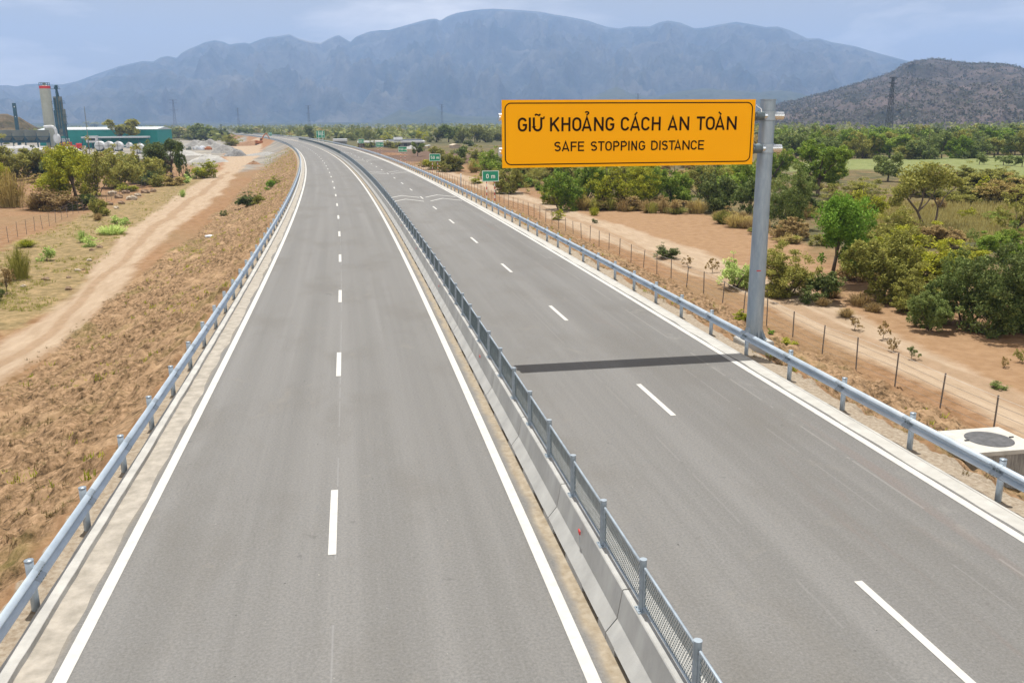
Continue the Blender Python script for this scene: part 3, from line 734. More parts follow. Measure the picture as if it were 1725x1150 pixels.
for z in (7.88, 6.77):
    mb = MB(); mb.tube(W2(bx0-.07, 29.46, z), W2(PXs-.55, 29.46, z), .135, n=20); mb.tube(W2(PXs-.55, 29.46, z), W2(PXs-.05, 29.62, z), .135, n=20)
    mb.tube(W2(PXs-.05, 29.62, z), W2(PXs+.52, 29.62, z), .135, n=20)
    a = mb.build('arm', shiny, sign, smooth=True)
    mb = MB()
    for dx in (-.70, -.645): mb.tube(W2(PXs+dx-.02, 29.46, z), W2(PXs+dx+.012, 29.46, z), .205, n=20)
    for i in range(8):
        q = 2*math.pi*i/8; mb.tube(W2(PXs-.77, 29.46+.175*math.cos(q), z+.175*math.sin(q)), W2(PXs-.57, 29.46+.175*math.cos(q), z+.175*math.sin(q)), .014, n=6)
    mb.tube(W2(PXs-.60, 29.46, z), W2(PXs-.28, 29.50, z), .165, .15, n=20)
    mb.build('arm_flange', galv_dark, sign)
    mb = MB(); mb.lathe([(.29, z+.15-.16), (.31, z+.15-.15), (.31, z+.15+.15), (.285, z+.15+.16)], n=24); mb.build('mast_sleeve', galv, sign, smooth=True)
mb = MB(); mb.path([W2(PXs-.42, 29.33, 8.00), W2(PXs-.40, 29.40, 8.10), W2(PXs-.44, 29.46, 8.15), W2(PXs-.50, 29.5, 8.19), W2(PXs-.56, 29.46, 8.24)], .012, 6); mb.build('cable_end', whitep, sign)
mb = MB(); mb.box(W2(bx0+bw/2, YB+.02, (SZ0+SZ1)/2), (bw, .035, bh)); mb.build('panel', yellow, sign)
mb = MB()
for i in range(7):
    x = bx0+.5+i*(bw-1)/6; mb.box(W2(x, YB+.085, (SZ0+SZ1)/2), (.06, .09, bh-.1))
for z in (SZ0+.3, SZ1-.3): mb.box(W2(bx0+bw/2, YB+.06, z), (bw-.1, .04, .06))
mb.build('panel_brackets', galv_dark, sign)
tf = lambda x, z, d: W2(bx0+x, YB-.0035-d, SZ0+z)
# border line
mb = MB(); ins, Rr, T = .105, .20, .036
pts = arc(bw-ins-Rr, bh-ins-Rr, Rr, Rr, 0, 90, 8)+arc(ins+Rr, bh-ins-Rr, Rr, Rr, 90, 180, 8)+arc(ins+Rr, ins+Rr, Rr, Rr, 180, 270, 8)+arc(bw-ins-Rr, ins+Rr, Rr, Rr, 270, 360, 8)
pts.append(pts[0]); pts.append(pts[1]); stroke(mb, pts, T, lambda x, z: tf(x, z, 0)); mb.build('border', brownink, sign)
def sx(px, py):   # where the sight line through this measured point of the photograph meets the board
    d = CR*(px-IW/2)/CF-CU*(py-IH/2)/CF+_fw; q = YB/d[1]; return float(d[0]*q)-bx0
row1 = [('G', 872.2, 888), ('I', 890.6, 894.4), ('U', 897.5, 913.6, ('tilde', 'horn')), ('K', 926.5, 942.5), ('H', 945.8, 961), ('O', 964, 979.5), ('A', 980, 997, ('hook',)), ('N', 1000.6, 1017), ('G', 1020, 1035),
        ('C', 1045.8, 1060.5), ('A', 1061.6, 1078.5, ('acute',)), ('C', 1080.3, 1095), ('H', 1098, 1113), ('A', 1125, 1141.5), ('N', 1144.8, 1161.2), ('T', 1173.5, 1187.7), ('O', 1189, 1204.3), ('A', 1204.7, 1221, ('grave',)), ('N', 1224.5, 1241)]
row2 = [('S', 933.7, 944.8), ('A', 946.4, 959.2), ('F', 961.3, 971.6), ('E', 973.6, 984), ('S', 995, 1006), ('T', 1007.3, 1018.3), ('O', 1019.6, 1030.8), ('P', 1033, 1043.6), ('P', 1045.7, 1056.2), ('I', 1058, 1061), ('N', 1063.4, 1073.3), ('G', 1075.8, 1087),
        ('D', 1096.8, 1108.2), ('I', 1110.3, 1113.2), ('S', 1114.8, 1125.2), ('T', 1126.3, 1137.3), ('A', 1136, 1147.6), ('N', 1149.6, 1161.8), ('C', 1163.4, 1174.3), ('E', 1176, 1186)]
for nm, row, zb, H, T, py in (('lettering', row1, 1.165, .452, .071, 206), ('lettering', row2, .515, .318, .050, 244)):
    its = [(c_, sx(a, py), sx(b_, py)-sx(a, py), *(d or ())) for c_, a, b_, *d in row]
    words = [[its[0]]]
    for p_, q in zip(its[:-1], its[1:]):
        if q[1]-p_[1]-p_[2] > H*.28: words.append([])
        words[-1].append(q)
    for wd_ in words:
        mb = MB(); text(mb, wd_, H, T, lambda x, z, d, zb=zb: tf(x, z+zb, d)); mb.build('word', brownink, sign)
MB().box(W2(PXs-.10, PYs-.29, 2.45), (.16, .012, .035)).build('sticker', redm, sign)

# ------------------------------------------------------------------ green distance signs
def greensign(y, s0, s1, z0, z1, txt, label, posts=True, lines=None):
    x0, x1 = X(s0, y), X(s1, y); w = x1-x0; h = z1-z0; cx_ = (x0+x1)/2
    e = empty('distance_sign', (cx_, y, -1.0), heading(y)*.5, label, 'road sign', 'green distance signs beyond the guardrail' if txt else None)
    L_ = lambda x, yy, z: (x, yy, z+1.0)
    MB().box(L_(0, 0, (z0+z1)/2), (w, .05, h)).build('panel', green_s, e)
    m_ = MB(); ins = .04*h/1.1; T = .045*h/1.1*1.2*(1 if txt else .45)
    for q in (((-w/2+ins, z0+ins), (w/2-ins, z0+ins)), ((w/2-ins, z0+ins), (w/2-ins, z1-ins)), ((w/2-ins, z1-ins), (-w/2+ins, z1-ins)), ((-w/2+ins, z1-ins), (-w/2+ins, z0+ins))):
        stroke(m_, q, T, lambda a, z: L_(a, -.028, z))
    m_.build('border', white_s, e)
    m_ = MB()
    if txt:
        H = h*.40; Tt = H*.155; cw = H*.60; gap = H*.20
        tot = sum((cw*.95 if c_ != ' ' else cw*.35)+gap for c_ in txt)-gap; x = -tot/2
        its = []
        for c_ in txt:
            ww = cw*(1.45 if c_ == 'm' else .95)
            if c_ == ' ': x += cw*.35+gap; continue
            if c_ == 'm': x -= 0
            its.append((c_, x-cw*.2, ww)); x += ww+gap
        text(m_, its, H, Tt, lambda a, z, d: L_(a, -.029-d, z+z0+(h-H)/2))
    for (a, b_, c_, d_) in (lines or ()):
        m_.box(L_((a+b_)/2*w, -.03, z0+h*(c_+d_)/2), ((b_-a)*w, .008, (d_-c_)*h))
    m_.build('lettering', white_s, e)
    for sx_ in (-.23*w, .25*w):
        p = MB().tube(L_(sx_, .07, -1.6), L_(sx_, .07, z1-.1), .042*(1 if txt else 3), n=10).build('post', whitep, e)
        if txt:
            bb = MB()
            for k in range(5):
                zc_ = -1.0+k*.62; bb.tube(L_(sx_, .07, zc_), L_(sx_, .07, zc_+.31), .0435, n=10)
            bb.build('red_bands', redp, p)
greensign(93, 14.41, 16.2, 1.68, 2.83, '0 m', 'green distance sign reading 0 m on red and white posts, nearest of the row')
greensign(144.5, 15.05, 16.85, 1.74, 2.93, '50 m', 'green distance sign reading 50 m on red and white posts')
greensign(197, 15.5, 17.4, 1.65, 2.8, '100 m', 'green distance sign reading 100 m beyond the right guardrail')
greensign(248, 15.5, 17.6, 1.55, 2.75, '150 m', 'green distance sign reading 150 m beyond the right guardrail')
greensign(298, 15.4, 17.4, 1.5, 2.8, '200 m', 'green distance sign reading 200 m, farthest of the row of distance signs')
def tall_sign(pxl, pxr, pyt, pyb, Y, label, lines):
    d = lambda px, py: (lambda v: (v[0]*Y/v[1], CH+v[2]*Y/v[1]))(CR*(px-IW/2)/CF-CU*(py-IH/2)/CF+_fw)
    (xa, zt), (xb, zb) = d(pxl, pyt), d(pxr, pyb)
    greensign(Y, xa+K*Y*Y, xb+K*Y*Y, zb, zt, '', label, lines=lines)
tall_sign(532.5, 547.5, 220.5, 232.5, 405, 'large green direction sign on posts beyond the far bend beside a dark tree', [(-.34, .34, .74, .80), (-.34, .30, .56, .61), (-.3, .36, .44, .49), (.04, .12, .18, .30)])
tall_sign(452.5, 458.5, 223, 229.5, 640, 'small far green sign at the vanishing end of the road', [(-.3, .3, .5, .6)])
# slim delineator post at the rail
e = empty('delineator_post', (X(13.5, 102), 102, -.3), 0, 'single slim pale blue grey post rising behind the right guardrail before the 0 m sign', 'post')
MB().tube((0, 0, -.4), (0, 0, 2.0), .05, n=10).build('shaft', galv, e); MB().tube((0, 0, 2.0), (0, 0, 2.35), .085, n=10).build('head', whitep, e)

# ------------------------------------------------------------------ wire fences in the field
def wirefence(pts, step, label, h=1.45, name='wire_fence', strands=5):
    # pts: list of (x, y) ; posts at equal steps
    root = empty(name, (pts[0][0], pts[0][1], 0), 0, label, 'fence'); ox, oy = pts[0]
    P_ = []; acc = 0; d0 = 0
    for (x0, y0), (x1, y1) in zip(pts[:-1], pts[1:]):
        L_ = math.hypot(x1-x0, y1-y0); t_ = d0
        while t_ < L_: P_.append((x0+(x1-x0)*t_/L_, y0+(y1-y0)*t_/L_)); t_ += step
        d0 = t_-L_
    pm = MB().box((0, 0, h/2-.2), (.042, .042, h+.4)).mesh('post', rust)
    rnd = random.Random(3); zs = []
    for i, (x, y) in enumerate(P_):
        s_ = x+K*y*y; z = float(ground_z(np.array([s_]), np.array([y]))[0]); zs.append(z)
    for i, (x, y) in enumerate(P_[:100]):
        o = bpy.data.objects.new('post', pm); COL.objects.link(o); o.parent = root; o.location = (x-ox, y-oy, zs[i])
        o.rotation_euler = (rnd.uniform(-.04, .04), rnd.uniform(-.05, .05), rnd.uniform(0, .3))
    mb = MB()
    for i, (x, y) in enumerate(P_[100:]): mb.box((x-ox, y-oy, zs[100+i]+h/2), (.06, .06, h))
    if P_[100:]: tag(mb.build('distant_posts', rust, root), kind='stuff')
    mb = MB()
    for i in range(len(P_)-1):
        for k in range(strands):
            zz = h*(.16+.80*k/(strands-1))
            mb.tube((P_[i][0]-ox, P_[i][1]-oy, zs[i]+zz), (P_[i+1][0]-ox, P_[i+1][1]-oy, zs[i+1]+zz), .008, n=3, caps=False)
    mb.build('wires', wirem, root)
SF = 21.55
wirefence([(X(SF, y) if y > 0 else SF, y) for y in (0, 26, 60, 100, 150, 200, 260, 330)], 2.85, 'thin rusty post and wire fence beside the dirt track right of the highway')
wirefence([at(x, y) for x, y in ((-60, 442), (8, 413), (65, 389), (150, 351), (172, 343))], 3.0, 'thin post and wire fence around the orange field at the left edge', 1.5)
wirefence([at(x, y) for x, y in ((172, 343), (215, 327), (250, 314), (290, 303), (300, 300))], 3.0, 'thin post and wire fence behind the rubble bank below the olive bushes', 1.5)
# ------------------------------------------------------------------ drainage chamber
cx0, cx1, cy0, cy1 = X(15.30, 19), X(17.15, 19), 18.62, 20.28
ch = empty('drainage_chamber', ((cx0+cx1)/2, (cy0+cy1)/2, -.5), 0, 'square concrete drainage chamber with round dark iron lid behind the right guardrail', 'manhole')
w, d = cx1-cx0, cy1-cy0
MB().box((0, 0, -.06), (w, d, .12)).build('slab', slabmat, ch, bevel=.01)
MB().box((0, 0, -.87), (w-.10, d-.10, 1.5)).build('chamber_wall', darkconc, ch)
lid = MB().lathe([(0, .012), (.56, .012), (.575, .004), (.60, .004), (.60, .0)], n=40).build('lid', iron, ch, loc=(0, 0, .001))
mb = MB()
for a in (0, math.pi): mb.tube((math.cos(a)*.60, math.sin(a)*.60, .02), (math.cos(a)*.72, math.sin(a)*.72, .02), .018, n=8)
mb.build('lifting_lug', iron, lid)
# ------------------------------------------------------------------ vegetation
def leaf_quads(C, size, rs, flat=.35, aspect=.62):
    n = len(C)
    d = rs.normal(size=(n, 3)); d[:, 2] = np.abs(d[:, 2])+flat; d /= np.linalg.norm(d, axis=1)[:, None]
    a = rs.normal(size=(n, 3)); a -= (a*d).sum(1)[:, None]*d; a /= np.linalg.norm(a, axis=1)[:, None]
    b_ = np.cross(d, a); s_ = (size*(.6+.8*rs.rand(n)))[:, None]
    a = a*s_; b_ = b_*s_*aspect
    V_ = np.stack([C-a, C-b_*.9, C+a, C+b_*.9], 1).reshape(-1, 3)
    return V_, np.arange(4*n).reshape(n, 4)
CROWN = {}; TRUNK = {}
LODN = {'near': (235, 100, .0165), 'mid': (140, 50, .028), 'far': (60, 26, .05), 'tiny': (26, 14, .09)}
def crown_geo(form, lod, seed):
    """unit crown: width 1 (x,y in +-.5), height 0..1"""
    rs = np.random.RandomState(seed*7+{'bush': 1, 'tree': 2, 'airy': 3, 'broom': 4, 'flat': 5, 'tall': 6}[form])
    nc, nl, ls = LODN[lod]; z0, z1 = {'bush': (.05, 1), 'tree': (.30, 1), 'airy': (.34, 1), 'broom': (.12, 1), 'flat': (.5, 1), 'tall': (.18, 1)}[form]
    cc = []; k = 0
    # several uneven lobes make the outline
    lobes = []
    nl_ = {'bush': 8, 'tree': 7, 'airy': 7, 'broom': 6, 'flat': 6, 'tall': 6}[form]
    for i in range(nl_):
        a = rs.rand()*6.28; rr = .30*math.sqrt(rs.rand()) if form != 'flat' else .36*math.sqrt(rs.rand())
        u = rs.rand(); zc = z0+(z1-z0)*(.25+.5*u)
        if form == 'bush': zc = .16+.50*u*(1-rr)
        R_ = .13+.13*rs.rand()
        lobes.append((rr*math.cos(a), rr*math.sin(a), zc, R_, R_*(z1-z0)*(.75+.5*rs.rand()) if form != 'flat' else .10))
    lobes.append((0, 0, z0+(z1-z0)*.55, .24, (z1-z0)*.40))
    while len(cc) < nc:
        L_ = lobes[min(rs.randint(len(lobes)), rs.randint(len(lobes)))]; d = rs.normal(size=3); d /= np.linalg.norm(d); q = rs.rand()**.35
        p = np.array([L_[0]+d[0]*L_[3]*q, L_[1]+d[1]*L_[3]*q, L_[2]+d[2]*L_[4]*q])
        if p[2] < z0*.6 or abs(p[0]) > .5 or abs(p[1]) > .5 or p[2] > 1.02: continue
        if form in ('bush',) and p[2] < .05: continue
        cc.append(p)
    cc = np.array(cc)
    pts = []; 
    for p in cc:
        m_ = int(nl*(.5+rs.rand())); r_ = {'near': .054, 'mid': .067, 'far': .09, 'tiny': .11}[lod]*(.7+.6*rs.rand())*(1.0 if form != 'airy' else .8)
        q = rs.normal(size=(m_, 3)); q /= np.linalg.norm(q, axis=1)[:, None]; q *= (rs.rand(m_, 1)**.45)*r_
        q[:, 2] *= .75; pts.append(p+q)
    if form == 'airy': pts = pts[:int(len(pts)*.55)]
    pts = np.concatenate(pts)
    pr_ = np.percentile(np.abs(pts[:, :2]), 97); k_ = .5/pr_; pts[:, :2] *= k_; cc[:, :2] *= k_
    zl, zh = np.percentile(pts[:, 2], (1.5, 98.8)); z0_ = {'bush': .03, 'tree': .26, 'airy': .30, 'flat': .45, 'tall': .12}[form]
    pts[:, 2] = z0_+(pts[:, 2]-zl)/(zh-zl)*(1-z0_); cc[:, 2] = z0_+(cc[:, 2]-zl)/(zh-zl)*(1-z0_)
    pts[:, 2] = np.maximum(pts[:, 2], .02)
    V_, F_ = leaf_quads(pts, ls*(1. if form != 'airy' else .85), rs)
    clump = np.repeat(rs.rand(len(F_)), 1)
    # leaves of one clump share most of their tint
    return V_, F_, clump, cc
def get_crown(form, lod, seed):
    k = (form, lod, seed)
    if k not in CROWN:
        if form == 'broom':
            rs = np.random.RandomState(seed+50); n = {'near': 900, 'mid': 500, 'far': 220, 'tiny': 90}[lod]
            a = rs.rand(n)*6.28; r0 = (.14 if seed % 2 else .32)*np.sqrt(rs.rand(n)); L_ = .30+.7*rs.rand(n)**1.3; sp = np.clip(r0+.30*rs.normal(size=n)*.6+.12, 0, .5)
            base = np.stack([r0*np.cos(a), r0*np.sin(a), .0*a], 1); tip = np.stack([sp*np.cos(a), sp*np.sin(a), L_*np.sqrt(1-sp**1.5*.9)], 1)
            mid_ = base*.45+tip*.55+np.array([0, 0, .06]); w = {'near': .006, 'mid': .008, 'far': .014, 'tiny': .03}[lod]
            t_ = np.stack([-np.sin(a), np.cos(a), 0*a], 1)*w
            V_ = np.stack([base-t_*.6, base+t_*.6, mid_+t_, mid_-t_, tip-t_*.5, tip+t_*.5], 1).reshape(-1, 3)
            i = np.arange(n)*6; F1 = np.stack([i, i+1, i+2, i+3], 1); F2 = np.stack([i+3, i+2, i+5, i+4], 1); F_ = np.concatenate([F1, F2])
            # small leaves up the twigs
            m_ = n*{'near': 5, 'mid': 4, 'far': 3, 'tiny': 2}[lod]; j = rs.randint(n, size=m_); u = (.35+.65*rs.rand(m_))[:, None]
            C_ = mid_[j]*(1-u)+tip[j]*u+rs.normal(size=(m_, 3))*.03; C_[:, 2] = np.clip(C_[:, 2], .02, 1)
            V2, F3 = leaf_quads(C_, w*2.4, rs); V_ = np.concatenate([V_, V2]); F_ = np.concatenate([F_, F3+n*6])
            rn = rs.rand(len(F_)); cc = tip[:8]
        else:
            V_, F_, rn, cc = crown_geo(form, lod, seed)
        CROWN[k] = (npmesh('crown', V_, F_, [LEAF['green']], attr={'rnd': rn}), cc)
    return CROWN[k]
def get_trunk(form, lod, seed, w, h):
    k = (form, lod, seed, round(w/h, 1) if lod in ('near', 'mid') else 0)
    if k in TRUNK: return TRUNK[k]
    cc = get_crown(form, lod, seed)[1]; rs = random.Random(seed+3); mb = MB()
    n = 7 if lod == 'near' else 5
    if form in ('tree', 'flat', 'airy', 'tall'):
        zf = {'tree': .34, 'flat': .30, 'airy': .26, 'tall': .5}[form]; r = .028 if form != 'airy' else .022
        pts = [(0, 0, -.05), (.015, .01, zf*.5), (.0, -.01, zf)]
        mb.tube(pts[0], pts[1], r*1.2, r, n); mb.tube(pts[1], pts[2], r, r*.85, n)
        idx_ = rs.sample(range(len(cc)), min(len(cc), 10 if lod in ('near', 'mid') else 5))
        for i in idx_:
            c_ = cc[i]; m_ = (c_[0]*.45+rs.uniform(-.03, .03), c_[1]*.45+rs.uniform(-.03, .03), zf+(c_[2]-zf)*.45)
            if c_[2] < zf: continue
            mb.tube(pts[2], m_, r*.6, r*.4, n); mb.tube(m_, tuple(c_), r*.4, r*.15, n)
    else:
        for i in range(6 if lod != 'far' else 4):
            c_ = cc[rs.randrange(len(cc))]; a = (rs.uniform(-.04, .04), rs.uniform(-.04, .04), -.04); m_ = (c_[0]*.5, c_[1]*.5, max(.1, c_[2]*.5))
            mb.tube(a, m_, .016, .012, n); mb.tube(m_, tuple(c_), .012, .005, n)
    TRUNK[k] = mb.mesh('trunk', bark, True); return TRUNK[k]
_seed = [0]
def gz(x, y):
    s_ = x+K*y*y if y < 700 else x+K*490000+(y-700)*2*K*700
    return float(ground_z(np.array([s_]), np.array([y]))[0])
def plant_at(x, y, z, w, h, kind, form, label, cat, name, group=None, lod=None, seed=None, dpx=None):
    D = max(depth(x, y, z), 5)
    if lod is None:
        wpx = w*880/D; lod = 'near' if wpx > 42 else 'mid' if wpx > 17 else 'far' if wpx > 8 else 'tiny'
    _seed[0] += 1; sd_ = seed if seed is not None else _seed[0] % 4
    rz = random.Random(_seed[0]*13).uniform(0, 6.28)
    root = empty(name, (x, y, z-.06), rz, label, cat, group)
    for nm, me in (('trunk', get_trunk(form, lod, sd_, w, h)), ('crown', get_crown(form, lod, sd_)[0])):
        o = bpy.data.objects.new(nm, me); COL.objects.link(o); o.parent = root; o.scale = (w, w, h)
        if nm == 'crown': o.material_slots[0].link = 'OBJECT'; o.material_slots[0].material = LEAF[kind]
    return root
def P(px, pyb, wpx, hpx, kind, form, label, cat='bush', name='bush', group=None, z0=-3., **kw):
    x, y = at(px, pyb, z0); z = gz(x, y); 
    D = depth(x, y, z0); w = wpx*D/CF*1.12; h = hpx*D/CF*1.04
    if form == 'airy' and name == 'plant': w *= .75; h *= .72
    return plant_at(x, y, z, w, h, kind, form, label, cat, name, group, **kw)

# --- left side
L_ = 'left of the dirt track'
P(25, 304, 74, 56, 'olive', 'bush', 'broad olive bush at the left edge below the grey gravel bank')
P(72, 300, 48, 46, 'dark', 'bush', 'dark green bush right of the broad olive bush at the left edge')
P(100, 304, 46, 50, 'deep', 'bush', 'dark upright bush just left of the big yellow green tree')
P(128, 345, 88, 92, 'yellow', 'tree', 'big yellow green tree over the purple brown scrub left of the dirt track', 'tree', 'tree')
P(163, 330, 52, 70, 'olive', 'bush', 'tall olive bush at the right shoulder of the big yellow green tree')
P(20, 348, 50, 66, 'dry', 'broom', 'thin pale many-stemmed shrub at the left edge behind the fenced orange field', 'shrub', 'shrub')
P(-3, 322, 30, 42, 'yellow', 'bush', 'yellow green bush cut by the left edge above the orange field')
P(2, 345, 26, 24, 'dry', 'bush', 'small dry bush at the left edge behind the fence')
P(62, 352, 56, 28, 'brown', 'broom', 'low purple brown thorn scrub between the many-stemmed shrub and the yellow tree', 'scrub', 'scrub')
P(96, 353, 60, 36, 'brown', 'bush', 'purple brown thorn bush at the foot of the yellow green tree', 'scrub', 'scrub')
P(140, 351, 40, 24, 'dark', 'bush', 'dark low bush under the right side of the yellow green tree')
P(168, 365, 30, 36, 'olive', 'bush', 'small round olive bush where the two wire fences meet')
P(165, 372, 20, 14, 'brown', 'broom', 'heap of dark dry branches under the small round olive bush', 'scrub', 'scrub')
P(205, 316, 58, 60, 'olive', 'bush', 'broad olive bush in the middle of the thicket behind the rubble bank')
P(188, 300, 46, 38, 'dry', 'bush', 'brownish half dry bush behind the thicket, left of the broad olive bush')
P(240, 308, 56, 56, 'olive', 'bush', 'olive bush beside the dark tree at the right end of the thicket')
P(262, 296, 36, 42, 'deep', 'bush', 'dark green bush between the olive bushes and the dark end tree')
P(290, 297, 64, 56, 'dark', 'tree', 'round dark green tree with a bare stem at the right end of the thicket', 'tree', 'tree')
P(310, 302, 22, 50, 'dark', 'bush', 'dark narrow bush at the right foot of the round dark tree')
P(180, 284, 44, 26, 'yellow', 'bush', 'yellow tinted bush in front of the tank row')
P(150, 285, 40, 27, 'olive', 'bush', 'grey olive bush below the red machinery')
P(214, 287, 40, 25, 'deep', 'bush', 'deep green bush below the gap of the tank row')
P(60, 285, 36, 26, 'dry', 'broom', 'thin leafless shrub standing against the gravel bank', 'shrub', 'shrub')
P(88, 276, 30, 30, 'dry', 'broom', 'wispy bare shrub below the silo', 'shrub', 'shrub')
P(222, 270, 22, 14, 'olive', 'bush', 'small olive bush before the second tank from the right')
P(345, 300, 34, 26, 'yellow', 'bush', 'yellow green shrub at the bend where the dirt track meets the gravel yard', 'shrub', 'shrub')
P(330, 300, 24, 16, 'pale', 'bush', 'pale grey green shrub left of the yellow green shrub at the track bend', 'shrub', 'shrub')
P(312, 308, 18, 14, 'pale', 'bush', 'small blue green shrub under the dark tree at the thicket end', 'shrub', 'shrub')
P(308, 332, 14, 14, 'pale', 'broom', 'tuft of pale grass-like leaves on the verge beside the track', 'plant', 'plant')
P(202, 379, 22, 16, 'pale', 'bush', 'low pale plant on the verge, left of a bright green one', 'plant', 'plant')
P(211, 376, 14, 10, 'bright', 'bush', 'low bright green plant on the verge', 'plant', 'plant')
P(190, 396, 46, 16, 'pale', 'broom', 'spreading pale green weeds on the verge above the fallen stones', 'plant', 'plant')
P(140, 410, 22, 22, 'pale', 'broom', 'pale leafy plant in the middle of the verge', 'plant', 'plant')
P(152, 416, 22, 18, 'pale', 'bush', 'pale bushy plant just above the fallen stones', 'plant', 'plant')
P(78, 438, 25, 22, 'pale', 'bush', 'compact blue green milkweed bush with a dark shadow on the verge', 'plant', 'plant')
P(35, 470, 36, 56, 'olive', 'broom', 'tall broom-like olive shrub by the left edge of the verge', 'shrub', 'shrub')
P(12, 493, 26, 44, 'brown', 'airy', 'small bare dark sapling at the left edge beside the track', 'sapling', 'sapling')
P(-8, 505, 26, 34, 'dark', 'bush', 'dark weed clump cut by the left edge below the broom-like shrub', 'shrub', 'shrub')
P(45, 418, 40, 14, 'yellow', 'broom', 'low yellow green grass clump along the field bank', 'plant', 'plant')
P(418, 350, 36, 20, 'dark', 'bush', 'dark low bush at the foot of the left road embankment', 'bush', 'bush', z0=-2.7)
P(436, 346, 20, 18, 'olive', 'bush', 'olive bush next to the dark low bush on the left embankment', 'bush', 'bush', z0=-2.2)
P(377, 364, 12, 10, 'dark', 'bush', 'tiny dark bush between the dirt track and the embankment', 'bush', 'bush')
P(453, 322, 16, 14, 'bright', 'bush', 'small bright green shrub high on the left embankment', 'shrub', 'shrub', z0=-2.0)
P(462, 309, 20, 12, 'olive', 'bush', 'small olive tuft on the embankment just below the far guardrail', 'shrub', 'shrub', z0=-1.6)
P(203, 246, 50, 40, 'olive', 'flat', 'flat-topped acacia tree in front of the teal warehouse', 'tree', 'tree', lod='mid')
P(150, 217, 24, 11, 'olive', 'tree', 'small round tree top showing above the teal warehouse roof', 'tree', 'tree', lod='far')
P(350, 237, 44, 26, 'deep', 'bush', 'big round green tree behind the gravel heaps', 'tree', 'tree', lod='mid')
P(328, 236, 32, 21, 'farg', 'bush', 'smaller green tree left of the big round one behind the gravel heaps', 'tree', 'tree', lod='mid')
P(374, 236, 26, 18, 'dark', 'bush', 'dark green tree right of the big round one behind the gravel heaps', 'tree', 'tree', lod='mid')
P(390, 246, 26, 18, 'olive', 'bush', 'olive bush at the right end of the gravel heaps', lod='mid')
P(521, 235.5, 17, 21, 'dark', 'tall', 'dark tree left of the large green direction sign', 'tree', 'tree', lod='mid')
P(450, 227, 12, 12, 'dark', 'tall', 'small dark tree behind the excavator', 'tree', 'tree', lod='far')
for i, (px, pb, w, h, kd) in enumerate([(268, 233, 30, 17, 'farg'), (288, 233, 30, 15, 'dry'), (306, 233, 26, 16, 'farg'), (262, 231, 20, 16, 'dry'), (252, 229, 20, 14, 'farg'), (300, 231, 24, 14, 'dry'), (279, 230, 22, 15, 'farg')]):
    P(px, pb, w, h, kd, 'bush', 'low grey green bush in the belt right of the teal warehouse', group='bushes in the belt beyond the gravel yard', lod='far')
# --- behind the highway, centre
for px, pb, w, h, kd, fm, lab in [
    (572, 236, 18, 15, 'dark', 'bush', 'dark tree behind the white-roofed shed beyond the bend'), (592, 237, 18, 14, 'farg', 'bush', 'grey green tree right of the white-roofed shed'),
    (621, 237, 13, 18, 'farg', 'tall', 'slim tree right of the 200 m sign'), (641, 234, 12, 15, 'deep', 'tall', 'dark round tree left of the white sign box on the long building'),
    (652, 236, 16, 11, 'yellow', 'bush', 'yellow green tree behind the long white-roofed building'), (692, 233, 12, 12, 'deep', 'bush', 'dark tree top above the right half of the long building'),
    (711, 238, 18, 18, 'yellow', 'bush', 'yellow green tree at the right end of the long building'), (704, 264, 22, 22, 'deep', 'tree', 'leafy dark green tree between the 100 m and 50 m signs'),
    (623, 249, 16, 12, 'farg', 'bush', 'grey bush under the 150 m and 200 m signs'), (610, 248, 14, 11, 'farg', 'bush', 'small bush under the 200 m sign'), (660, 250, 22, 12, 'olive', 'bush', 'olive bushes before the long building, under its white fascia'),
    (735, 240, 26, 20, 'farg', 'bush', 'grey green tree right of the long building'), (756, 240, 32, 27, 'deep', 'tree', 'larger tree group standing right of the long building'),
    (779, 241, 26, 22, 'farg', 'bush', 'grey green tree between the larger tree and the yellow sign'), (800, 240, 22, 27, 'farg', 'tall', 'tall grey tree left of the yellow sign'),
    (820, 240, 28, 20, 'farg', 'bush', 'dull green tree just left of the yellow sign'), (842, 238, 26, 20, 'farg', 'bush', 'dull tree half hidden by the left edge of the yellow sign'), (790, 246, 20, 12, 'dark', 'bush', 'dark bush under the tall grey tree'),
    (778, 274, 24, 26, 'deep', 'tree', 'round dark green tree in the scrub above the 0 m sign'), (748, 290, 38, 28, 'olive', 'bush', 'olive bush right of the 50 m sign'),
    (765, 289, 34, 30, 'farg', 'bush', 'grey green bush in the scrub below the round dark tree'), (728, 286, 26, 18, 'yellow', 'bush', 'yellow green bush directly below the 50 m sign'),
    (712, 282, 18, 12, 'dry', 'bush', 'dry bush left of the posts of the 50 m sign'), (740, 268, 26, 20, 'olive', 'bush', 'small olive bush behind the 50 m sign'), (803, 272, 30, 24, 'olive', 'bush', 'yellowish olive bush between the round tree and the yellow sign'),
    (798, 292, 30, 24, 'dry', 'broom', 'whitish leafless shrub left of the 0 m sign'), (830, 300, 46, 44, 'green', 'bush', 'green bush right behind the 0 m sign'), (812, 288, 30, 24, 'olive', 'bush', 'olive bush behind the left corner of the 0 m sign'),
    (802, 308, 18, 12, 'yellow', 'bush', 'small yellow green shrub left of the 0 m sign posts'), (862, 326, 50, 42, 'olive', 'bush', 'dense olive bush right of the 0 m sign posts'), (848, 318, 28, 22, 'brown', 'bush', 'brown scrub at the foot of the 0 m sign'),
    (868, 300, 44, 36, 'green', 'bush', 'green bush under the lower left corner of the yellow sign'), (908, 322, 14, 18, 'dark', 'broom', 'thin dark dry shrub standing alone before the bushes under the yellow sign')]:
    nn = next(q for q in lab.replace(',', '').split() if q in ('tree', 'trees', 'bush', 'bushes', 'shrub', 'scrub')); nn = {'trees': 'tree', 'bushes': 'bush'}.get(nn, nn)
    P(px, pb, w, h, kd, fm, lab, nn, nn)
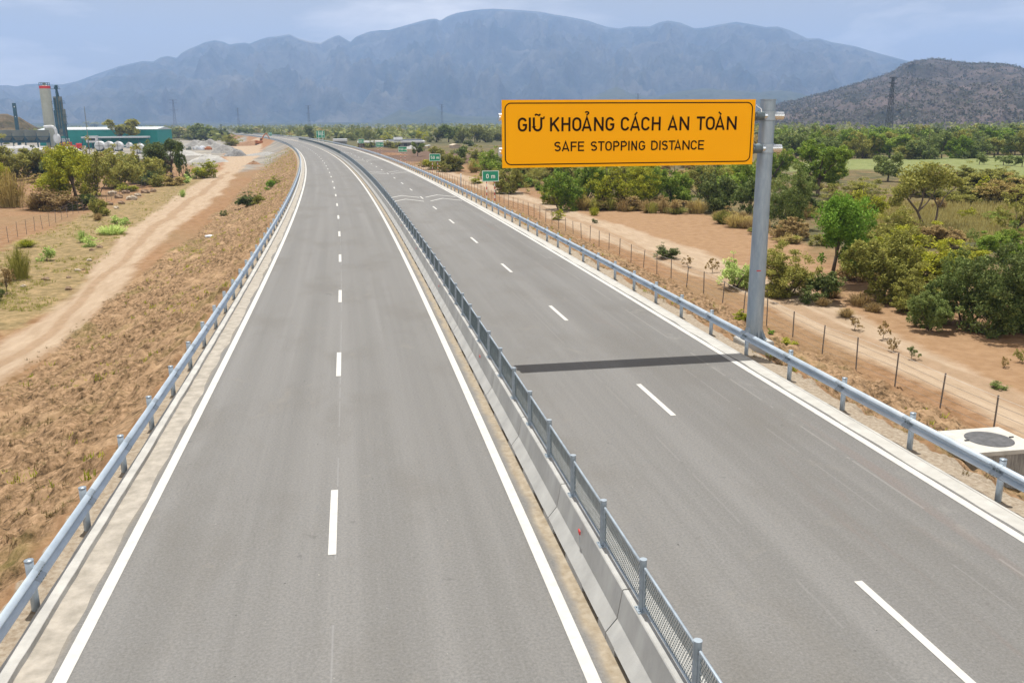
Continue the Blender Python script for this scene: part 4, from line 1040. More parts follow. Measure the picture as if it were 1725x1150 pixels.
# --- thicket under the yellow sign
for px, pb, w, h, kd, fm, lab in [
    (945, 354, 62, 66, 'green', 'bush', 'first green bush of the thicket under the yellow sign, at its left end'), (932, 345, 34, 26, 'yellow', 'bush', 'small light bush at the left foot of the thicket under the sign'),
    (985, 345, 60, 72, 'green', 'bush', 'tall green bush under the letters SAFE'), (1022, 352, 60, 66, 'yellow', 'bush', 'yellow green bush under the word STOPPING'), (1010, 318, 70, 45, 'olive', 'bush', 'olive bush behind the thicket, under the word STOPPING'),
    (1062, 350, 64, 72, 'yellow', 'bush', 'bright yellow green bush in the middle of the thicket under the sign'), (1100, 345, 66, 70, 'green', 'bush', 'green bush under the word DISTANCE'),
    (1138, 342, 54, 66, 'green', 'bush', 'green bush left of the almost black bush'), (1085, 310, 60, 36, 'yellow', 'bush', 'yellow bush behind the thicket under the word DISTANCE'), (895, 300, 56, 30, 'olive', 'bush', 'olive bush behind the left part of the thicket'), (950, 305, 60, 34, 'olive', 'bush', 'dull bush behind the thicket near the sign border'),
    (1206, 358, 62, 78, 'dark', 'bush', 'almost black dense bush left of the sign mast'), (1182, 330, 60, 54, 'olive', 'bush', 'olive bush between the thicket and the almost black bush'), (1240, 335, 62, 60, 'green', 'bush', 'green bush behind the almost black bush'),
    (1262, 362, 50, 56, 'deep', 'bush', 'deep green bush touching the left side of the mast'), (1210, 300, 50, 26, 'yellow', 'bush', 'yellow green bush top just under the right corner of the sign'), (1248, 296, 40, 26, 'yellow', 'bush', 'yellow bush between the sign corner and the mast'),
    (1322, 385, 66, 96, 'deep', 'bush', 'tall deep green bush right of the mast'), (1378, 330, 92, 84, 'green', 'tree', 'large round green tree before the light green field'),
    (1345, 350, 60, 40, 'dark', 'bush', 'dark undergrowth below the large round tree'), (1300, 300, 50, 50, 'green', 'bush', 'green bush behind the mast'),
    (1435, 352, 70, 46, 'olive', 'bush', 'spiky olive bush between the large round tree and the crooked tree'), (1345, 402, 46, 34, 'brown', 'bush', 'brown dry scrub behind the bright green tree'),
    (1404, 478, 104, 140, 'bright', 'tree', 'single bright green tree standing alone right of the mast'),
    (1238, 488, 54, 44, 'pale', 'bush', 'low pale leafy bush left of the foot of the mast'), (1326, 502, 84, 82, 'olive', 'bush', 'dense olive bush right behind the mast'), (1376, 512, 60, 48, 'dark', 'bush', 'dark low bush at the trunk of the bright green tree'),
    (1450, 470, 60, 50, 'brown', 'bush', 'brown dry shrub right of the bright green tree'), (1492, 505, 110, 112, 'olive', 'bush', 'broad olive thicket bush in the right middle'), (1545, 470, 110, 80, 'yellow', 'bush', 'yellow green bush above the broad olive thicket'),
    (1565, 556, 66, 62, 'deep', 'bush', 'low leafy bush at the front of the thicket by the track'), (1545, 525, 70, 70, 'olive', 'bush', 'brownish olive bush behind the low leafy front bush'),
    (1622, 548, 100, 120, 'deep', 'bush', 'large dark green bush left part of the right edge thicket'), (1678, 560, 110, 140, 'dark', 'bush', 'large dark leafy bush with bare stems near the right edge'), (1738, 558, 90, 160, 'deep', 'bush', 'dark green bush cut by the right edge'),
    (1600, 470, 90, 60, 'yellow', 'bush', 'yellowish bush between the crooked tree and the dark thicket'), (1690, 440, 80, 50, 'green', 'bush', 'green bush above the dark thicket at the right edge'),
    (1500, 418, 56, 60, 'olive', 'bush', 'olive bush left of the crooked tree trunk'), (1590, 412, 70, 34, 'brown', 'bush', 'dark brown brushwood pile right of the crooked tree', ), (1535, 408, 60, 34, 'brown', 'broom', 'tangle of dead branches at the foot of the crooked tree'),
    (1455, 372, 50, 44, 'yellow', 'bush', 'yellow green shrub left of the dry grass field'), (1628, 372, 20, 20, 'yellow', 'bush', 'small lone yellow green shrub in the dry grass field'),
    (1495, 305, 46, 42, 'deep', 'tree', 'dark tree standing at the near edge of the light green field'), (1585, 310, 60, 30, 'brown', 'bush', 'brownish hedge bush before the light green field'), (1640, 312, 64, 30, 'olive', 'bush', 'olive hedge bush right of the brownish one'),
    (1700, 315, 60, 28, 'olive', 'bush', 'olive hedge bush at the right edge before the green field'), (1560, 330, 70, 36, 'olive', 'bush', 'olive bush behind the crown of the crooked tree'), (1640, 342, 80, 42, 'olive', 'bush', 'wide olive bush right of the crooked tree'),
    (1695, 345, 80, 40, 'dry', 'bush', 'half dry bush near the right edge behind the grass field'), (1740, 350, 70, 46, 'olive', 'bush', 'olive bush cut by the right edge behind the grass field'),
    (1620, 268, 20, 12, 'deep', 'bush', 'small round bush on the far side of the green field'), (1650, 276, 20, 16, 'deep', 'tree', 'small tree in the green field, left one of three'), (1690, 278, 24, 16, 'deep', 'tree', 'small tree in the green field, middle one of three'), (1722, 280, 22, 18, 'deep', 'tree', 'small tree in the green field at the right edge')]:
    istree = fm == 'tree'
    P(px, pb, w, h, kd, fm, lab, *(('tree', 'tree') if istree else ('bush', 'bush')))
# understory of dry scrub in front of the thicket
_r = random.Random(8); _pl = [(965, 352), (1100, 357), (1180, 364), (1262, 388), (1330, 408)]
for i in range(46):
    t_ = _r.random()*3.999; k_ = int(t_); f_ = t_-k_; px = _pl[k_][0]+(_pl[k_+1][0]-_pl[k_][0])*f_; pb = _pl[k_][1]+(_pl[k_+1][1]-_pl[k_][1])*f_
    P(px, pb+_r.uniform(-7, 3), _r.uniform(16, 46), _r.uniform(10, 26), _r.choice(['brown', 'dry', 'brown', 'olive']), _r.choice(['broom', 'broom', 'bush']), 'low tangle of leafless brown scrub along the front of the bushes by the bare field', 'scrub', 'scrub', 'brown scrub along the thicket')
for px, pb, w, h in [(1400, 503, 44, 24), (1448, 518, 40, 24), (1425, 538, 34, 16), (1470, 528, 30, 18), (1385, 520, 30, 16)]:
    P(px, pb, w, h, 'brown', 'broom', 'low brown scrub in front of the dark bushes under the bright green tree', 'scrub', 'scrub', 'brown scrub under the bright tree')
# small fill bushes
for i in range(80):
    if i < 48: px, pb = _r.uniform(1300, 1760), _r.uniform(300, 440); lab, gr = 'small olive bush scattered among the larger bushes right of the mast', 'small bushes right of the mast'
    else: px, pb = _r.uniform(850, 1290), _r.uniform(282, 325); lab, gr = 'small olive bush scattered behind the thicket under the yellow sign', 'small bushes behind the thicket'
    if 1460 < px and 345 < pb < 405 and i % 3: continue
    P(px, pb, _r.uniform(18, 44), _r.uniform(12, 28), _r.choice(['olive', 'yellow', 'dry', 'olive', 'green', 'brown']), _r.choice(['bush', 'bush', 'broom']), lab, 'bush', 'bush', gr)
for i in range(26):
    P(_r.uniform(-20, 300), _r.uniform(272, 322), _r.uniform(16, 36), _r.uniform(10, 24), _r.choice(['olive', 'yellow', 'dry', 'olive', 'dark']), _r.choice(['bush', 'broom', 'bush']), 'small olive bush scattered between the larger bushes of the left thicket', 'bush', 'bush', 'small bushes of the left thicket')
# small plants beside the right track
for i, (px, pb, w, h, kd, fm, lab) in enumerate([
    (940, 372, 18, 16, 'yellow', 'bush', 'small yellow green bush inside the wire fence'), (1003, 377, 10, 8, 'dark', 'bush', 'tiny dark tuft in the bare field'), (1001, 365, 16, 16, 'yellow', 'broom', 'wispy light shrub at the edge of the bare field'),
    (1120, 435, 34, 20, 'dark', 'bush', 'dark flat shrub in the bare field'), (1158, 448, 20, 26, 'brown', 'airy', 'spindly brown plant right of the dark flat shrub'), (1200, 455, 26, 34, 'brown', 'airy', 'spindly leafless plant before the pale bush'),
    (1250, 540, 26, 16, 'yellow', 'bush', 'small weed left of the mast foot'), (1297, 560, 12, 10, 'bright', 'bush', 'small green weed right of the mast foot'), (1330, 580, 22, 14, 'yellow', 'bush', 'small green weed by the wire fence right of the mast'),
    (1488, 570, 26, 40, 'brown', 'airy', 'spindly brown plant in the sandy strip below the thicket'), (1505, 590, 26, 30, 'brown', 'airy', 'small leafless plant in the middle of the sandy strip'), (1535, 606, 28, 30, 'dark', 'airy', 'dark leafy weed by the track below the thicket'),
    (1682, 655, 24, 12, 'deep', 'bush', 'small dark green plant beside the track near the right edge'), (1692, 620, 22, 26, 'brown', 'airy', 'brown weed near the right edge above the track'), (1718, 610, 26, 30, 'olive', 'airy', 'olive weed cut by the right edge above the track'),
    (1440, 555, 30, 26, 'brown', 'airy', 'brown plant under the bright green tree by the track')]):
    P(px, pb, w, h, kd, fm, lab, 'plant', 'plant')
# crooked tree with forked bare trunk
x, y = at(1555, 388); z = gz(x, y); D = depth(x, y, z); u = D/CF
ct = empty('crooked_tree', (x, y, z-.1), 0, 'crooked sparse tree with dark forked bare trunk above the dry grass', 'tree')
mb = MB()
B_ = lambda dx, dz, dy=0: (dx*u, dy*u, dz*u)
for pts, r0, r1 in [(((4, 0), (-3, 14), (-12, 32), (-30, 52), (-42, 68)), 2.6, 1.2), (((-12, 32), (-6, 48), (-3, 66), (-8, 84)), 1.8, .7), (((-12, 32), (4, 46), (16, 62), (22, 84)), 1.4, .6), (((20, 6), (24, 24), (26, 38), (18, 52), (12, 60)), 2.0, .8), (((26, 38), (34, 54), (48, 64), (60, 72)), 1.2, .5), (((-30, 52), (-22, 66), (-20, 84)), 1.0, .4), (((20, 6), (34, 14)), 1.0, .5)]:
    n_ = len(pts)-1
    for i in range(n_): mb.tube(B_(*pts[i], i*2), B_(*pts[i+1], i*2+2), (r0+(r1-r0)*i/n_)*u, (r0+(r1-r0)*(i+1)/n_)*u, 8)
mb.build('trunk', bark, ct, smooth=True)
rs = np.random.RandomState(77); C_ = []
for cx_, cz_, r_ in [(-44, 78, 18), (-30, 92, 20), (-12, 98, 20), (6, 100, 18), (24, 92, 20), (-52, 62, 14), (40, 82, 18), (58, 78, 12), (-20, 80, 14), (16, 78, 14), (-60, 50, 12)]:
    n_ = 420; q = rs.normal(size=(n_, 3)); q /= np.linalg.norm(q, axis=1)[:, None]; q *= (rs.rand(n_, 1)**.5)*r_; q[:, 2] *= .8
    C_.append(q+np.array([cx_, rs.uniform(-15, 15), cz_]))
V_, F_ = leaf_quads(np.concatenate(C_)*u, .13, rs); me = npmesh('crown', V_, F_, [LEAF['olive']], attr={'rnd': rs.rand(len(F_))}); link('crown', me, ct)
P(1712, 400, 56, 72, 'olive', 'airy', 'slanting thin tree with open crown at the right edge', 'tree', 'tree')
# far tree line on the right
rnd = random.Random(11); k = 0
for row, (yb, hh) in enumerate(((268, 38), (262, 38), (256, 36), (249, 32), (242, 26))):
    px = 1316+row*9
    while px < 1790:
        w = rnd.uniform(30, 52)*(1-.08*row); h = hh*rnd.uniform(.72, 1.08); kd = rnd.choice(['deep', 'green', 'dark', 'deep', 'olive', 'green'])
        yb_ = yb+rnd.uniform(-1.5, 1.5)-(px-1316)*.006
        P(px, yb_, w, h, kd, 'bush' if rnd.random() < .7 else 'tree', 'dense green tree in the tree line behind the light green field', 'tree', 'tree', 'trees of the line behind the green field', lod='mid' if row < 2 else 'far')
        px += w*.62
# trees seen past the yellow sign and mast, behind the thicket
for i in range(30):
    px = rnd.uniform(860, 1320); yb = rnd.uniform(246, 282)
    P(px, yb, rnd.uniform(24, 44), rnd.uniform(20, 34), rnd.choice(['olive', 'farg', 'green', 'dry']), 'bush', 'dull green tree among the far trees behind the yellow sign', 'tree', 'tree', 'far trees behind the yellow sign', lod='far')
# scattered trees along the far edge of the plain
for i in range(70):
    px = rnd.uniform(395, 860); yb = rnd.uniform(224, 232.5)
    P(px, yb, rnd.uniform(12, 22), rnd.uniform(7, 11), rnd.choice(['farg', 'olive', 'dry', 'farg', 'deep']), 'bush', 'small grey green tree in the belt where the plain meets the far woods', 'tree', 'tree', 'trees of the belt beyond the bend', lod='far')
# far woodland as one mass
rs = np.random.RandomState(21); Cs = []; 
n_ = 5200; az = np.arctan2(rs.uniform(-1.15, 1.25, n_), 1.); r_ = 620*np.exp(rs.rand(n_)*2.3)
wx, wy = r_*np.sin(az), r_*np.cos(az)
keep = np.ones(n_, bool); s_ = wx+np.where(wy < 700, K*wy*wy, K*490000+(wy-700)*2*K*700); keep &= (np.abs(s_-4) > 26) | (wy > 1400)
keep &= (fbm(wx/180, wy/260, 3, 8) > .40)
wx, wy, r_ = wx[keep], wy[keep], r_[keep]; V_all = []; 
m_ = 15
cw = (rs.normal(size=(len(wx), m_, 3))*np.array([2.6, 2.6, 1.5])*(1+r_[:, None, None]/2600))+np.array([0, 0, 3.2]); cw[..., 2] = np.clip(cw[..., 2], .3, 9)
pts = (cw+np.stack([wx, wy, np.full(len(wx), -3.)], 1)[:, None, :]).reshape(-1, 3)
sz = np.repeat(1.25*(1+r_/1700), m_)
V_, F_ = leaf_quads(pts, sz, rs, flat=.2, aspect=.85)
me = npmesh('far_woodland', V_, F_, [LEAF['farg']], attr={'rnd': np.repeat(rs.rand(len(wx)), m_)*.7+rs.rand(len(F_))*.3}); o = link('far_woodland', me); tag(o, 'hazy grey green woodland spread over the far plain', 'woodland', kind='stuff')

# ------------------------------------------------------------------ grass tufts on the embankments, dry grass
def tufts(name, mt, pts, zz, size, per, rs, spread=.5):
    n_ = len(pts); a = rs.rand(n_, per)*6.28; lean = spread*np.sqrt(rs.rand(n_, per)); L__ = size[:, None]*(.5+.7*rs.rand(n_, per))
    base = np.stack([pts[:, 0, None]+.35*size[:, None]*rs.normal(size=(n_, per)), pts[:, 1, None]+.35*size[:, None]*rs.normal(size=(n_, per)), np.repeat(zz[:, None]-.03, per, 1)], -1)
    tip = base+np.stack([np.cos(a)*lean*L__, np.sin(a)*lean*L__, L__*np.sqrt(1-lean**2*.8)], -1)
    w = (size[:, None]*.085)[..., None]*np.stack([-np.sin(a), np.cos(a), 0*a], -1)
    V_ = np.stack([base-w, base+w, tip+w*.3, tip-w*.3], 2).reshape(-1, 3); F_ = np.arange(len(V_)).reshape(-1, 4)
    me = npmesh(name, V_, F_, [mt], attr={'rnd': np.repeat(rs.rand(n_), per)*.6+rs.rand(len(F_))*.4})
    return link(name, me)
rs = np.random.RandomState(4)
def scat(n_, s0, s1, y0, y1, pw=1.6):
    s_ = rs.uniform(s0, s1, n_); y_ = y0+(y1-y0)*rs.rand(n_)**pw; return s_, y_
s1_, y1_ = scat(9000, -15.5, -5.75, 8, 170); s2_, y2_ = scat(7500, 13.2, 21.4, 6, 150)
s_ = np.concatenate([s1_, s2_]); y_ = np.concatenate([y1_, y2_]); kp = (fbm(s_/.8, y_/.8, 3, 12) > .44) & (fbm(s_/3.2, y_/5., 3, 52) > .44); s_, y_ = s_[kp], y_[kp]
z_ = ground_z(s_, y_); o = tufts('dry_grass_tufts', LEAF['tuft'], np.stack([s_-K*y_*y_, y_], 1), z_, rs.uniform(.05, .15, len(s_)), 11, rs, .97); tag(o, 'brown dry grass tufts on the road embankments', 'grass', kind='stuff')
s1_, y1_ = scat(2600, -14.5, -6.1, 14, 320, 1.1); s2_, y2_ = scat(700, 13.5, 21, 12, 180, 1.2)
s_ = np.concatenate([s1_, s2_]); y_ = np.concatenate([y1_, y2_]); kp = (fbm(s_/3.5, y_/3.5, 3, 15) > .56-.0008*y_); s_, y_ = s_[kp], y_[kp]
z_ = ground_z(s_, y_); o = tufts('green_grass_tufts', LEAF['yellow'], np.stack([s_-K*y_*y_, y_], 1), z_, rs.uniform(.10, .26, len(s_)), 10, rs, .7); tag(o, 'olive green grass tufts on the road embankments', 'grass', kind='stuff')
pts = np.array([at(px, py) for px, py in zip(rs.uniform(1430, 1760, 2600), rs.uniform(345, 405, 2600))]); 
z_ = ground_z(pts[:, 0]+K*pts[:, 1]**2, pts[:, 1]); o = tufts('dry_field_grass', LEAF['straw'], pts, z_, rs.uniform(.5, .9, len(pts)), 9, rs, .4); tag(o, 'yellow brown dry grass in the field behind the crooked tree', 'grass', kind='stuff')
# verge weeds on the left
pl = np.array([(rs.uniform(0, 330), rs.uniform(300, 520)) for _ in range(5200)]); inn = poly_in(pl[:, 0], pl[:, 1], [(0, 425), (100, 378), (200, 345), (300, 305), (352, 286), (372, 290), (300, 336), (235, 376), (180, 434), (100, 500), (0, 560)])
pl = pl[inn]; pts = np.array([at(*q) for q in pl]); kp = fbm(pts[:, 0]/4, pts[:, 1]/4, 3, 19) > .50; pts = pts[kp]
z_ = ground_z(pts[:, 0]+K*pts[:, 1]**2, pts[:, 1]); o = tufts('verge_grass', LEAF['olive'], pts, z_, rs.uniform(.12, .26, len(pts)), 8, rs, .8); tag(o, 'sparse olive weeds on the verge between dirt track and wire fence', 'weeds', kind='stuff')

# ------------------------------------------------------------------ stones
def rock(px, py, wpx, m, label, z0=-3., flat=.6):
    x, y = at(px, py, z0); z = gz(x, y); r_ = wpx*depth(x, y, z)/CF/2; rr = random.Random(int(px*7+py))
    mb = MB(); n1, n2 = 9, 6; v = []
    for i in range(n2+1):
        ph = math.pi*i/n2
        for j in range(n1):
            th = 2*math.pi*j/n1; q = r_*(.75+.5*rr.random())
            v.append((q*math.sin(ph)*math.cos(th), q*math.sin(ph)*math.sin(th)*.8, q*math.cos(ph)*flat))
    f = [(i*n1+j, i*n1+(j+1) % n1, (i+1)*n1+(j+1) % n1, (i+1)*n1+j) for i in range(n2) for j in range(n1)]
    o = mb.add(v, f).build('stone', m, None, (x, y, z+r_*flat*.4)); return tag(o, label, 'stone')
for px, py, w, m_, lab in [(151, 441, 10, rockm, 'pale stone on the left verge, uppermost of the loose pair by the track'), (149, 447, 7, rockd, 'brown stone just below the uppermost pale stone'), (131, 457, 10, rockm, 'pale flat stone at the left rim of the dirt track'), (141, 455, 6, rockd, 'small dark stone right of the pale flat stone'),
        (115, 486, 12, rockd, 'flat brown stone at the track edge'), (155, 423, 9, rockd, 'square brown stone above the others beside the track'), (77, 472, 14, rockd, 'dark broken stump-like stone on the verge'), (39, 482, 10, rockm, 'pale stone near the small bare sapling'), (292, 473, 8, rockd, 'dark clod between track and embankment'), (168, 418, 10, rockd, 'low brown clod above the square stone'), (116, 470, 8, rockd, 'brown clod above the flat stone')]:
    rock(px, py, w, m_, lab)
for i, (px, py, w) in enumerate([(190, 328, 16), (200, 333, 14), (212, 326, 14), (222, 336, 18), (205, 342, 12), (184, 344, 12), (232, 330, 12), (245, 325, 14), (258, 322, 12), (196, 350, 10)]):
    tag(rock(px, py, w, rockd if i % 3 else rockm, None), 'brown boulder in the rubble bank below the wire fence and the bushes', 'stone', 'boulders of the rubble bank')
o = rock(354, 404, 16, litter, 'crumpled white plastic litter on the left slope', -3, .25); o.name = 'litter'; o['category'] = 'litter'
o = rock(1459, 519, 9, litter, 'pale blue plastic litter at the foot of the olive thicket', -3, .5); o.name = 'litter'; o['category'] = 'litter'
# dug earth bank under the far fence
# ------------------------------------------------------------------ asphalt plant and yard
def base(px, py, z=-3.):
    x, y = at(px, py, z); return x, y, depth(x, y, z)/CF
def face(px): return -math.atan((px-IW/2)/CF)-YAW           # turned to face the camera side
def feet(pxt, pyt, pyb): return pxt+(870-pxt)/6350*(pyb-pyt)
# silo
x, y, u = base(feet(75, 142, 248), 248); si = empty('silo', (x, y, -3), 0, 'tall pale cylindrical silo with a red band at the top', 'silo')
H_ = 99*u; R_ = 8.3*u
MB().lathe([(0, .0), (R_*.96, .0), (R_, .3), (R_, H_), (R_*.98, H_+.02), (0, H_+.5)], n=28).build('tank', silo_m, si, smooth=True)
MB().lathe([(R_+.03, H_-4.4*u), (R_+.05, H_-4.4*u), (R_+.05, H_+.05), (R_+.03, H_+.05)], n=28).build('red_band', redm, si)
mb = MB()
for i in range(10):
    a = 6.283*i/10; mb.tube((R_*math.cos(a), R_*math.sin(a), H_), (R_*math.cos(a), R_*math.sin(a), H_+5*u), .10, n=5)
    b_ = 6.283*(i+1)/10
    for h_ in (2.5, 5): mb.tube((R_*math.cos(a), R_*math.sin(a), H_+h_*u), (R_*math.cos(b_), R_*math.sin(b_), H_+h_*u), .08, n=5)
mb.build('railing', steelblue, si)
MB().box((0, 0, H_+2.2*u), (4.5*u, 4*u, 4*u)).lathe([(1.2*u, H_+4*u), (1.2*u, H_+5*u), (0, H_+5.2*u)], n=10).build('top_filter', steelgrey, si)
# mixing tower
x, y, u = base(feet(96, 145, 250), 250); tw = empty('mixing_tower', (x, y, -3), 0, 'dark blue steel mixing tower with platforms beside the silo', 'tower')
mb = MB()
for dx in (-5.5, 5.5):
    for dy in (-5, 5): mb.box((dx*u, dy*u, 20*u), (1.6*u, 1.6*u, 40*u))
for k in range(4):
    for dy in (-5, 5): mb.tube((-5.5*u, dy*u, k*10*u), (5.5*u, dy*u, (k+1)*10*u), .3*u, n=5); mb.tube((5.5*u, dy*u, k*10*u), (-5.5*u, dy*u, (k+1)*10*u), .3*u, n=5)
mb.build('frame', steelblue, tw)
MB().box((-.5*u, 0, 30*u), (11*u, 9*u, 20*u)).box((1*u, 0, 52*u), (13*u, 9*u, 24*u)).box((-1*u, 0, 74*u), (11.5*u, 8*u, 20*u)).build('hopper_body', steelgrey, tw)
MB().box((-5*u, -5*u, 50*u), (2.4*u, 2*u, 62*u)).box((3.5*u, -5*u, 48*u), (2*u, 2*u, 56*u)).box((-.6*u, -4.8*u, 62*u), (2*u, 2*u, 60*u)).box((-8*u, 0, 44*u), (2.4*u, 3*u, 36*u)).build('elevator_legs', steelblue, tw)
MB().tube((-.5*u, 0, 84*u), (-1.5*u, 0, 99*u), 2.6*u, 1.5*u, n=8).box((-1.5*u, 0, 98*u), (5*u, 4*u, 3*u)).tube((-3*u, 0, 101*u), (1*u, 0, 101*u), 1.7*u, n=8).build('elevator_head', steelblue, tw)
mb = MB()
for zc_, x0, x1 in ((96, -8, 5), (73, 4, 10), (72, -9, -5), (51, 5, 11), (39, 5, 11), (60, -9, 6)):
    mb.box(((x0+x1)/2*u, -2*u, zc_*u), ((x1-x0)*u, 8*u, .5*u))
    for xx in (x0, (x0+x1)/2, x1): mb.box((xx*u, -6*u, (zc_+2.2)*u), (.35*u, .35*u, 4.4*u))
    mb.box(((x0+x1)/2*u, -6*u, (zc_+4.3)*u), ((x1-x0)*u, .35*u, .4*u))
mb.build('platforms', steelblue, tw)
# exhaust duct
x, y, u = base(100, 251); du = empty('exhaust_duct', (x, y-6, -3), 0, 'white bent exhaust duct with a round drum in front of the mixing tower', 'duct')
mb = MB(); mb.path([(-13*u, 0, 36*u), (-2*u, 0, 37*u), (2*u, 0, 35.5*u), (4.5*u, 0, 32*u), (5*u, 0, 25*u)], 2.2*u, 12); mb.build('duct', whitem, du, smooth=True)
mb = MB(); mb.lathe([(0, 9*u), (3*u, 10*u), (5.2*u, 13.5*u), (5.6*u, 18*u), (5*u, 22*u), (2.4*u, 25*u), (0, 25*u)], (5*u, 0, 0), 18); mb.build('drum', whitem, du, smooth=True)
mb = MB()
for dx in (2, 8): mb.box((dx*u, 0, 5*u), (1*u, 1*u, 12*u))
mb.build('legs', steelblue, du)
# feed bins
for i in range(5):
    x, y, u = base(-7+i*20.5, 249)
    fb = empty('feed_bin', (x, y, -3), face(40), 'grey steel feed bin with dark frame in the row left of the silo', 'hopper', 'feed bins left of the silo')
    w = 9.6*u
    MB().add([(-w, -w*.8, 29*u), (w, -w*.8, 29*u), (w, w*.8, 29*u), (-w, w*.8, 29*u), (-w*.97, -w*.75, 19*u), (w*.97, -w*.75, 19*u), (w*.97, w*.75, 19*u), (-w*.97, w*.75, 19*u), (-w*.5, -w*.3, 12*u), (w*.5, -w*.3, 12*u), (w*.5, w*.3, 12*u), (-w*.5, w*.3, 12*u)],
             [(0, 1, 5, 4), (1, 2, 6, 5), (2, 3, 7, 6), (3, 0, 4, 7), (4, 5, 9, 8), (5, 6, 10, 9), (6, 7, 11, 10), (7, 4, 8, 11), (8, 9, 10, 11), (0, 3, 2, 1)]).build('hopper', steelgrey, fb)
    mb = MB()
    for dx in (-w, w):
        for dy in (-w*.7, w*.7): mb.box((dx, dy, 12*u), (.9*u, .9*u, 24*u))
    mb.box((0, 0, 10*u), (2*w, w*.5, 3*u)); mb.box((0, -w*.72, 18.6*u), (2*w, .8*u, 1*u)); mb.box((0, w*.7, 13*u), (2*w, .6*u, 10*u)); mb.build('frame', steelblue, fb)
x, y, u = base(feet(17, 175, 246), 246); st = empty('steel_column', (x, y+6, -3), 0, 'lone dark blue steel column sticking up behind the feed bins', 'column')
MB().box((0, 0, 35*u), (5*u, 3.5*u, 70*u)).build('column', steelblue, st)
mb = MB(); mb.box((.6*u, -1.9*u, 64*u), (1.6*u, .3*u, 2*u)).box((.2*u, -1.9*u, 48*u), (1.2*u, .3*u, 1.4*u)).build('gusset_plates', whitem, st)
# teal warehouse
x0, y0, u = base(68, 246); x1, y1, _ = base(254, 246)
y1 = y0+ (y1-y0)*.35; ang = math.atan2(y1-y0, x1-x0); Lw = math.hypot(x1-x0, y1-y0)
wh = empty('warehouse', (x0, y0, -3), ang, 'long teal metal warehouse with a white roof', 'warehouse')
hw = 25.5*u; MB().box((Lw/2, 11, hw/2), (Lw, 22, hw)).build('wall', teal, wh)
MB().add([(-.4, -.4, hw), (Lw+.4, -.4, hw), (Lw+.4, -.4, hw+.9*u), (-.4, -.4, hw+.9*u), (-.4, 11, hw+4.6*u), (Lw+.4, 11, hw+4.6*u), (-.4, 22.4, hw), (Lw+.4, 22.4, hw)], [(0, 1, 2, 3), (3, 2, 5, 4), (4, 5, 7, 6), (0, 3, 4, 6), (1, 7, 5, 2), (0, 6, 7, 1)]).build('roof', tealroof, wh)
mb = MB()
for i in range(1, 16): mb.box((Lw*i/16, -.04, hw/2), (.10, .10, hw))
mb.build('wall_ribs', mat('teal_dark', (.0, .20, .19), .6), wh)
# lean-to canopy
x0, y0, u = base(136, 250); x1, _, _ = base(238, 250); Lc = x1-x0
cn = empty('canopy', (x0, y0+3, -3), 0, 'low white-roofed canopy in front of the teal warehouse', 'canopy')
MB().box((Lc/2, 2.5, 17.5*u), (Lc, 6, 2.6*u)).build('roof', tealroof, cn)
mb = MB()
for i in range(8): mb.box((Lc*i/7*.98+.2, .3, 8*u), (.3, .3, 17*u))
mb.build('posts', steelblue, cn); MB().box((Lc*.5, 5.0, 8*u), (Lc*.98, .3, 16*u)).build('rear_wall', mat('teal_shade', (.0, .17, .15), .7), cn)
x, y, u = base(157, 251); cb = empty('control_cabin', (x, y, -3), 0, 'small whitish control cabin under the thin mast', 'cabin')
MB().box((0, 0, 15.5*u), (17*u, 9*u, 10*u)).build('wall', whitem, cb); MB().box((0, 0, 21*u), (18.5*u, 10*u, 1*u)).build('roof', tealroof, cb)
mb = MB()
for dx in (-7, 0, 7): mb.box((dx*u, 0, 5*u), (1*u, 6*u, 11*u))
mb.build('legs', steelblue, cb); MB().box((0, -4.55*u, 15.5*u), (12*u, .1*u, 4*u)).build('window', glassm, cb)
x, y, u = base(feet(142.5, 182, 252), 252); MB_ = MB().tube((0, 0, 0), (0, 0, 70*u), .75*u, .45*u, n=8)
o = MB_.build('thin_mast', steelgrey, None, (x, y, -3)); tag(o, 'thin grey mast rising before the teal warehouse', 'mast')
# tanks seen end on
for px, pb, d_, lab in ((168, 254.5, 15, 'whitish round tank end, leftmost of the three large tanks'), (183.5, 254.5, 14.4, 'whitish round tank end, middle one of the three large tanks'), (199, 254.5, 14.2, 'whitish round tank end, right one of the three large tanks'),
                      (217, 250, 8.5, 'small whitish round tank in the gap before the teal warehouse'), (236, 259, 15, 'whitish upright tank at the right end of the tank row')):
    x, y, u = base(px, pb); tk = empty('storage_tank', (x, y, -3), face(px)-.1, lab, 'tank'); r_ = d_/2*u; cz = r_*1.12
    mb = MB(); pr = [(0, 0), (r_*.6, -.25), (r_*.93, -.12), (r_, .25), (r_, 8.5), (r_*.9, 9), (0, 9.3)]
    n_ = 24; v = []; f = []
    for i in range(n_):
        t_ = 2*math.pi*i/n_
        for rr, yy in pr: v.append((rr*math.cos(t_), yy, cz+rr*math.sin(t_)))
    m_ = len(pr)
    for i in range(n_):
        for k in range(m_-1): f.append((i*m_+k, i*m_+k+1, ((i+1) % n_)*m_+k+1, ((i+1) % n_)*m_+k))
    mb.add(v, f).build('shell', whitem, tk, smooth=True)
    for ya in (1, 7.5): MB().box((0, ya, r_*.28), (r_*1.5, .8, r_*.56)).build('saddle', steelblue, tk)
    mb = MB(); mb.tube((0, -.32, cz-r_*.95), (0, -.30, cz+r_*.95), .09, n=6).tube((-r_*.9, -.3, cz), (r_*.9, -.3, cz), .08, n=6).lathe([(0, r_), (.5, r_), (.5, r_+.5), (0, r_+.55)], (0, 3, cz), 10).build('fittings', steelgrey, tk)
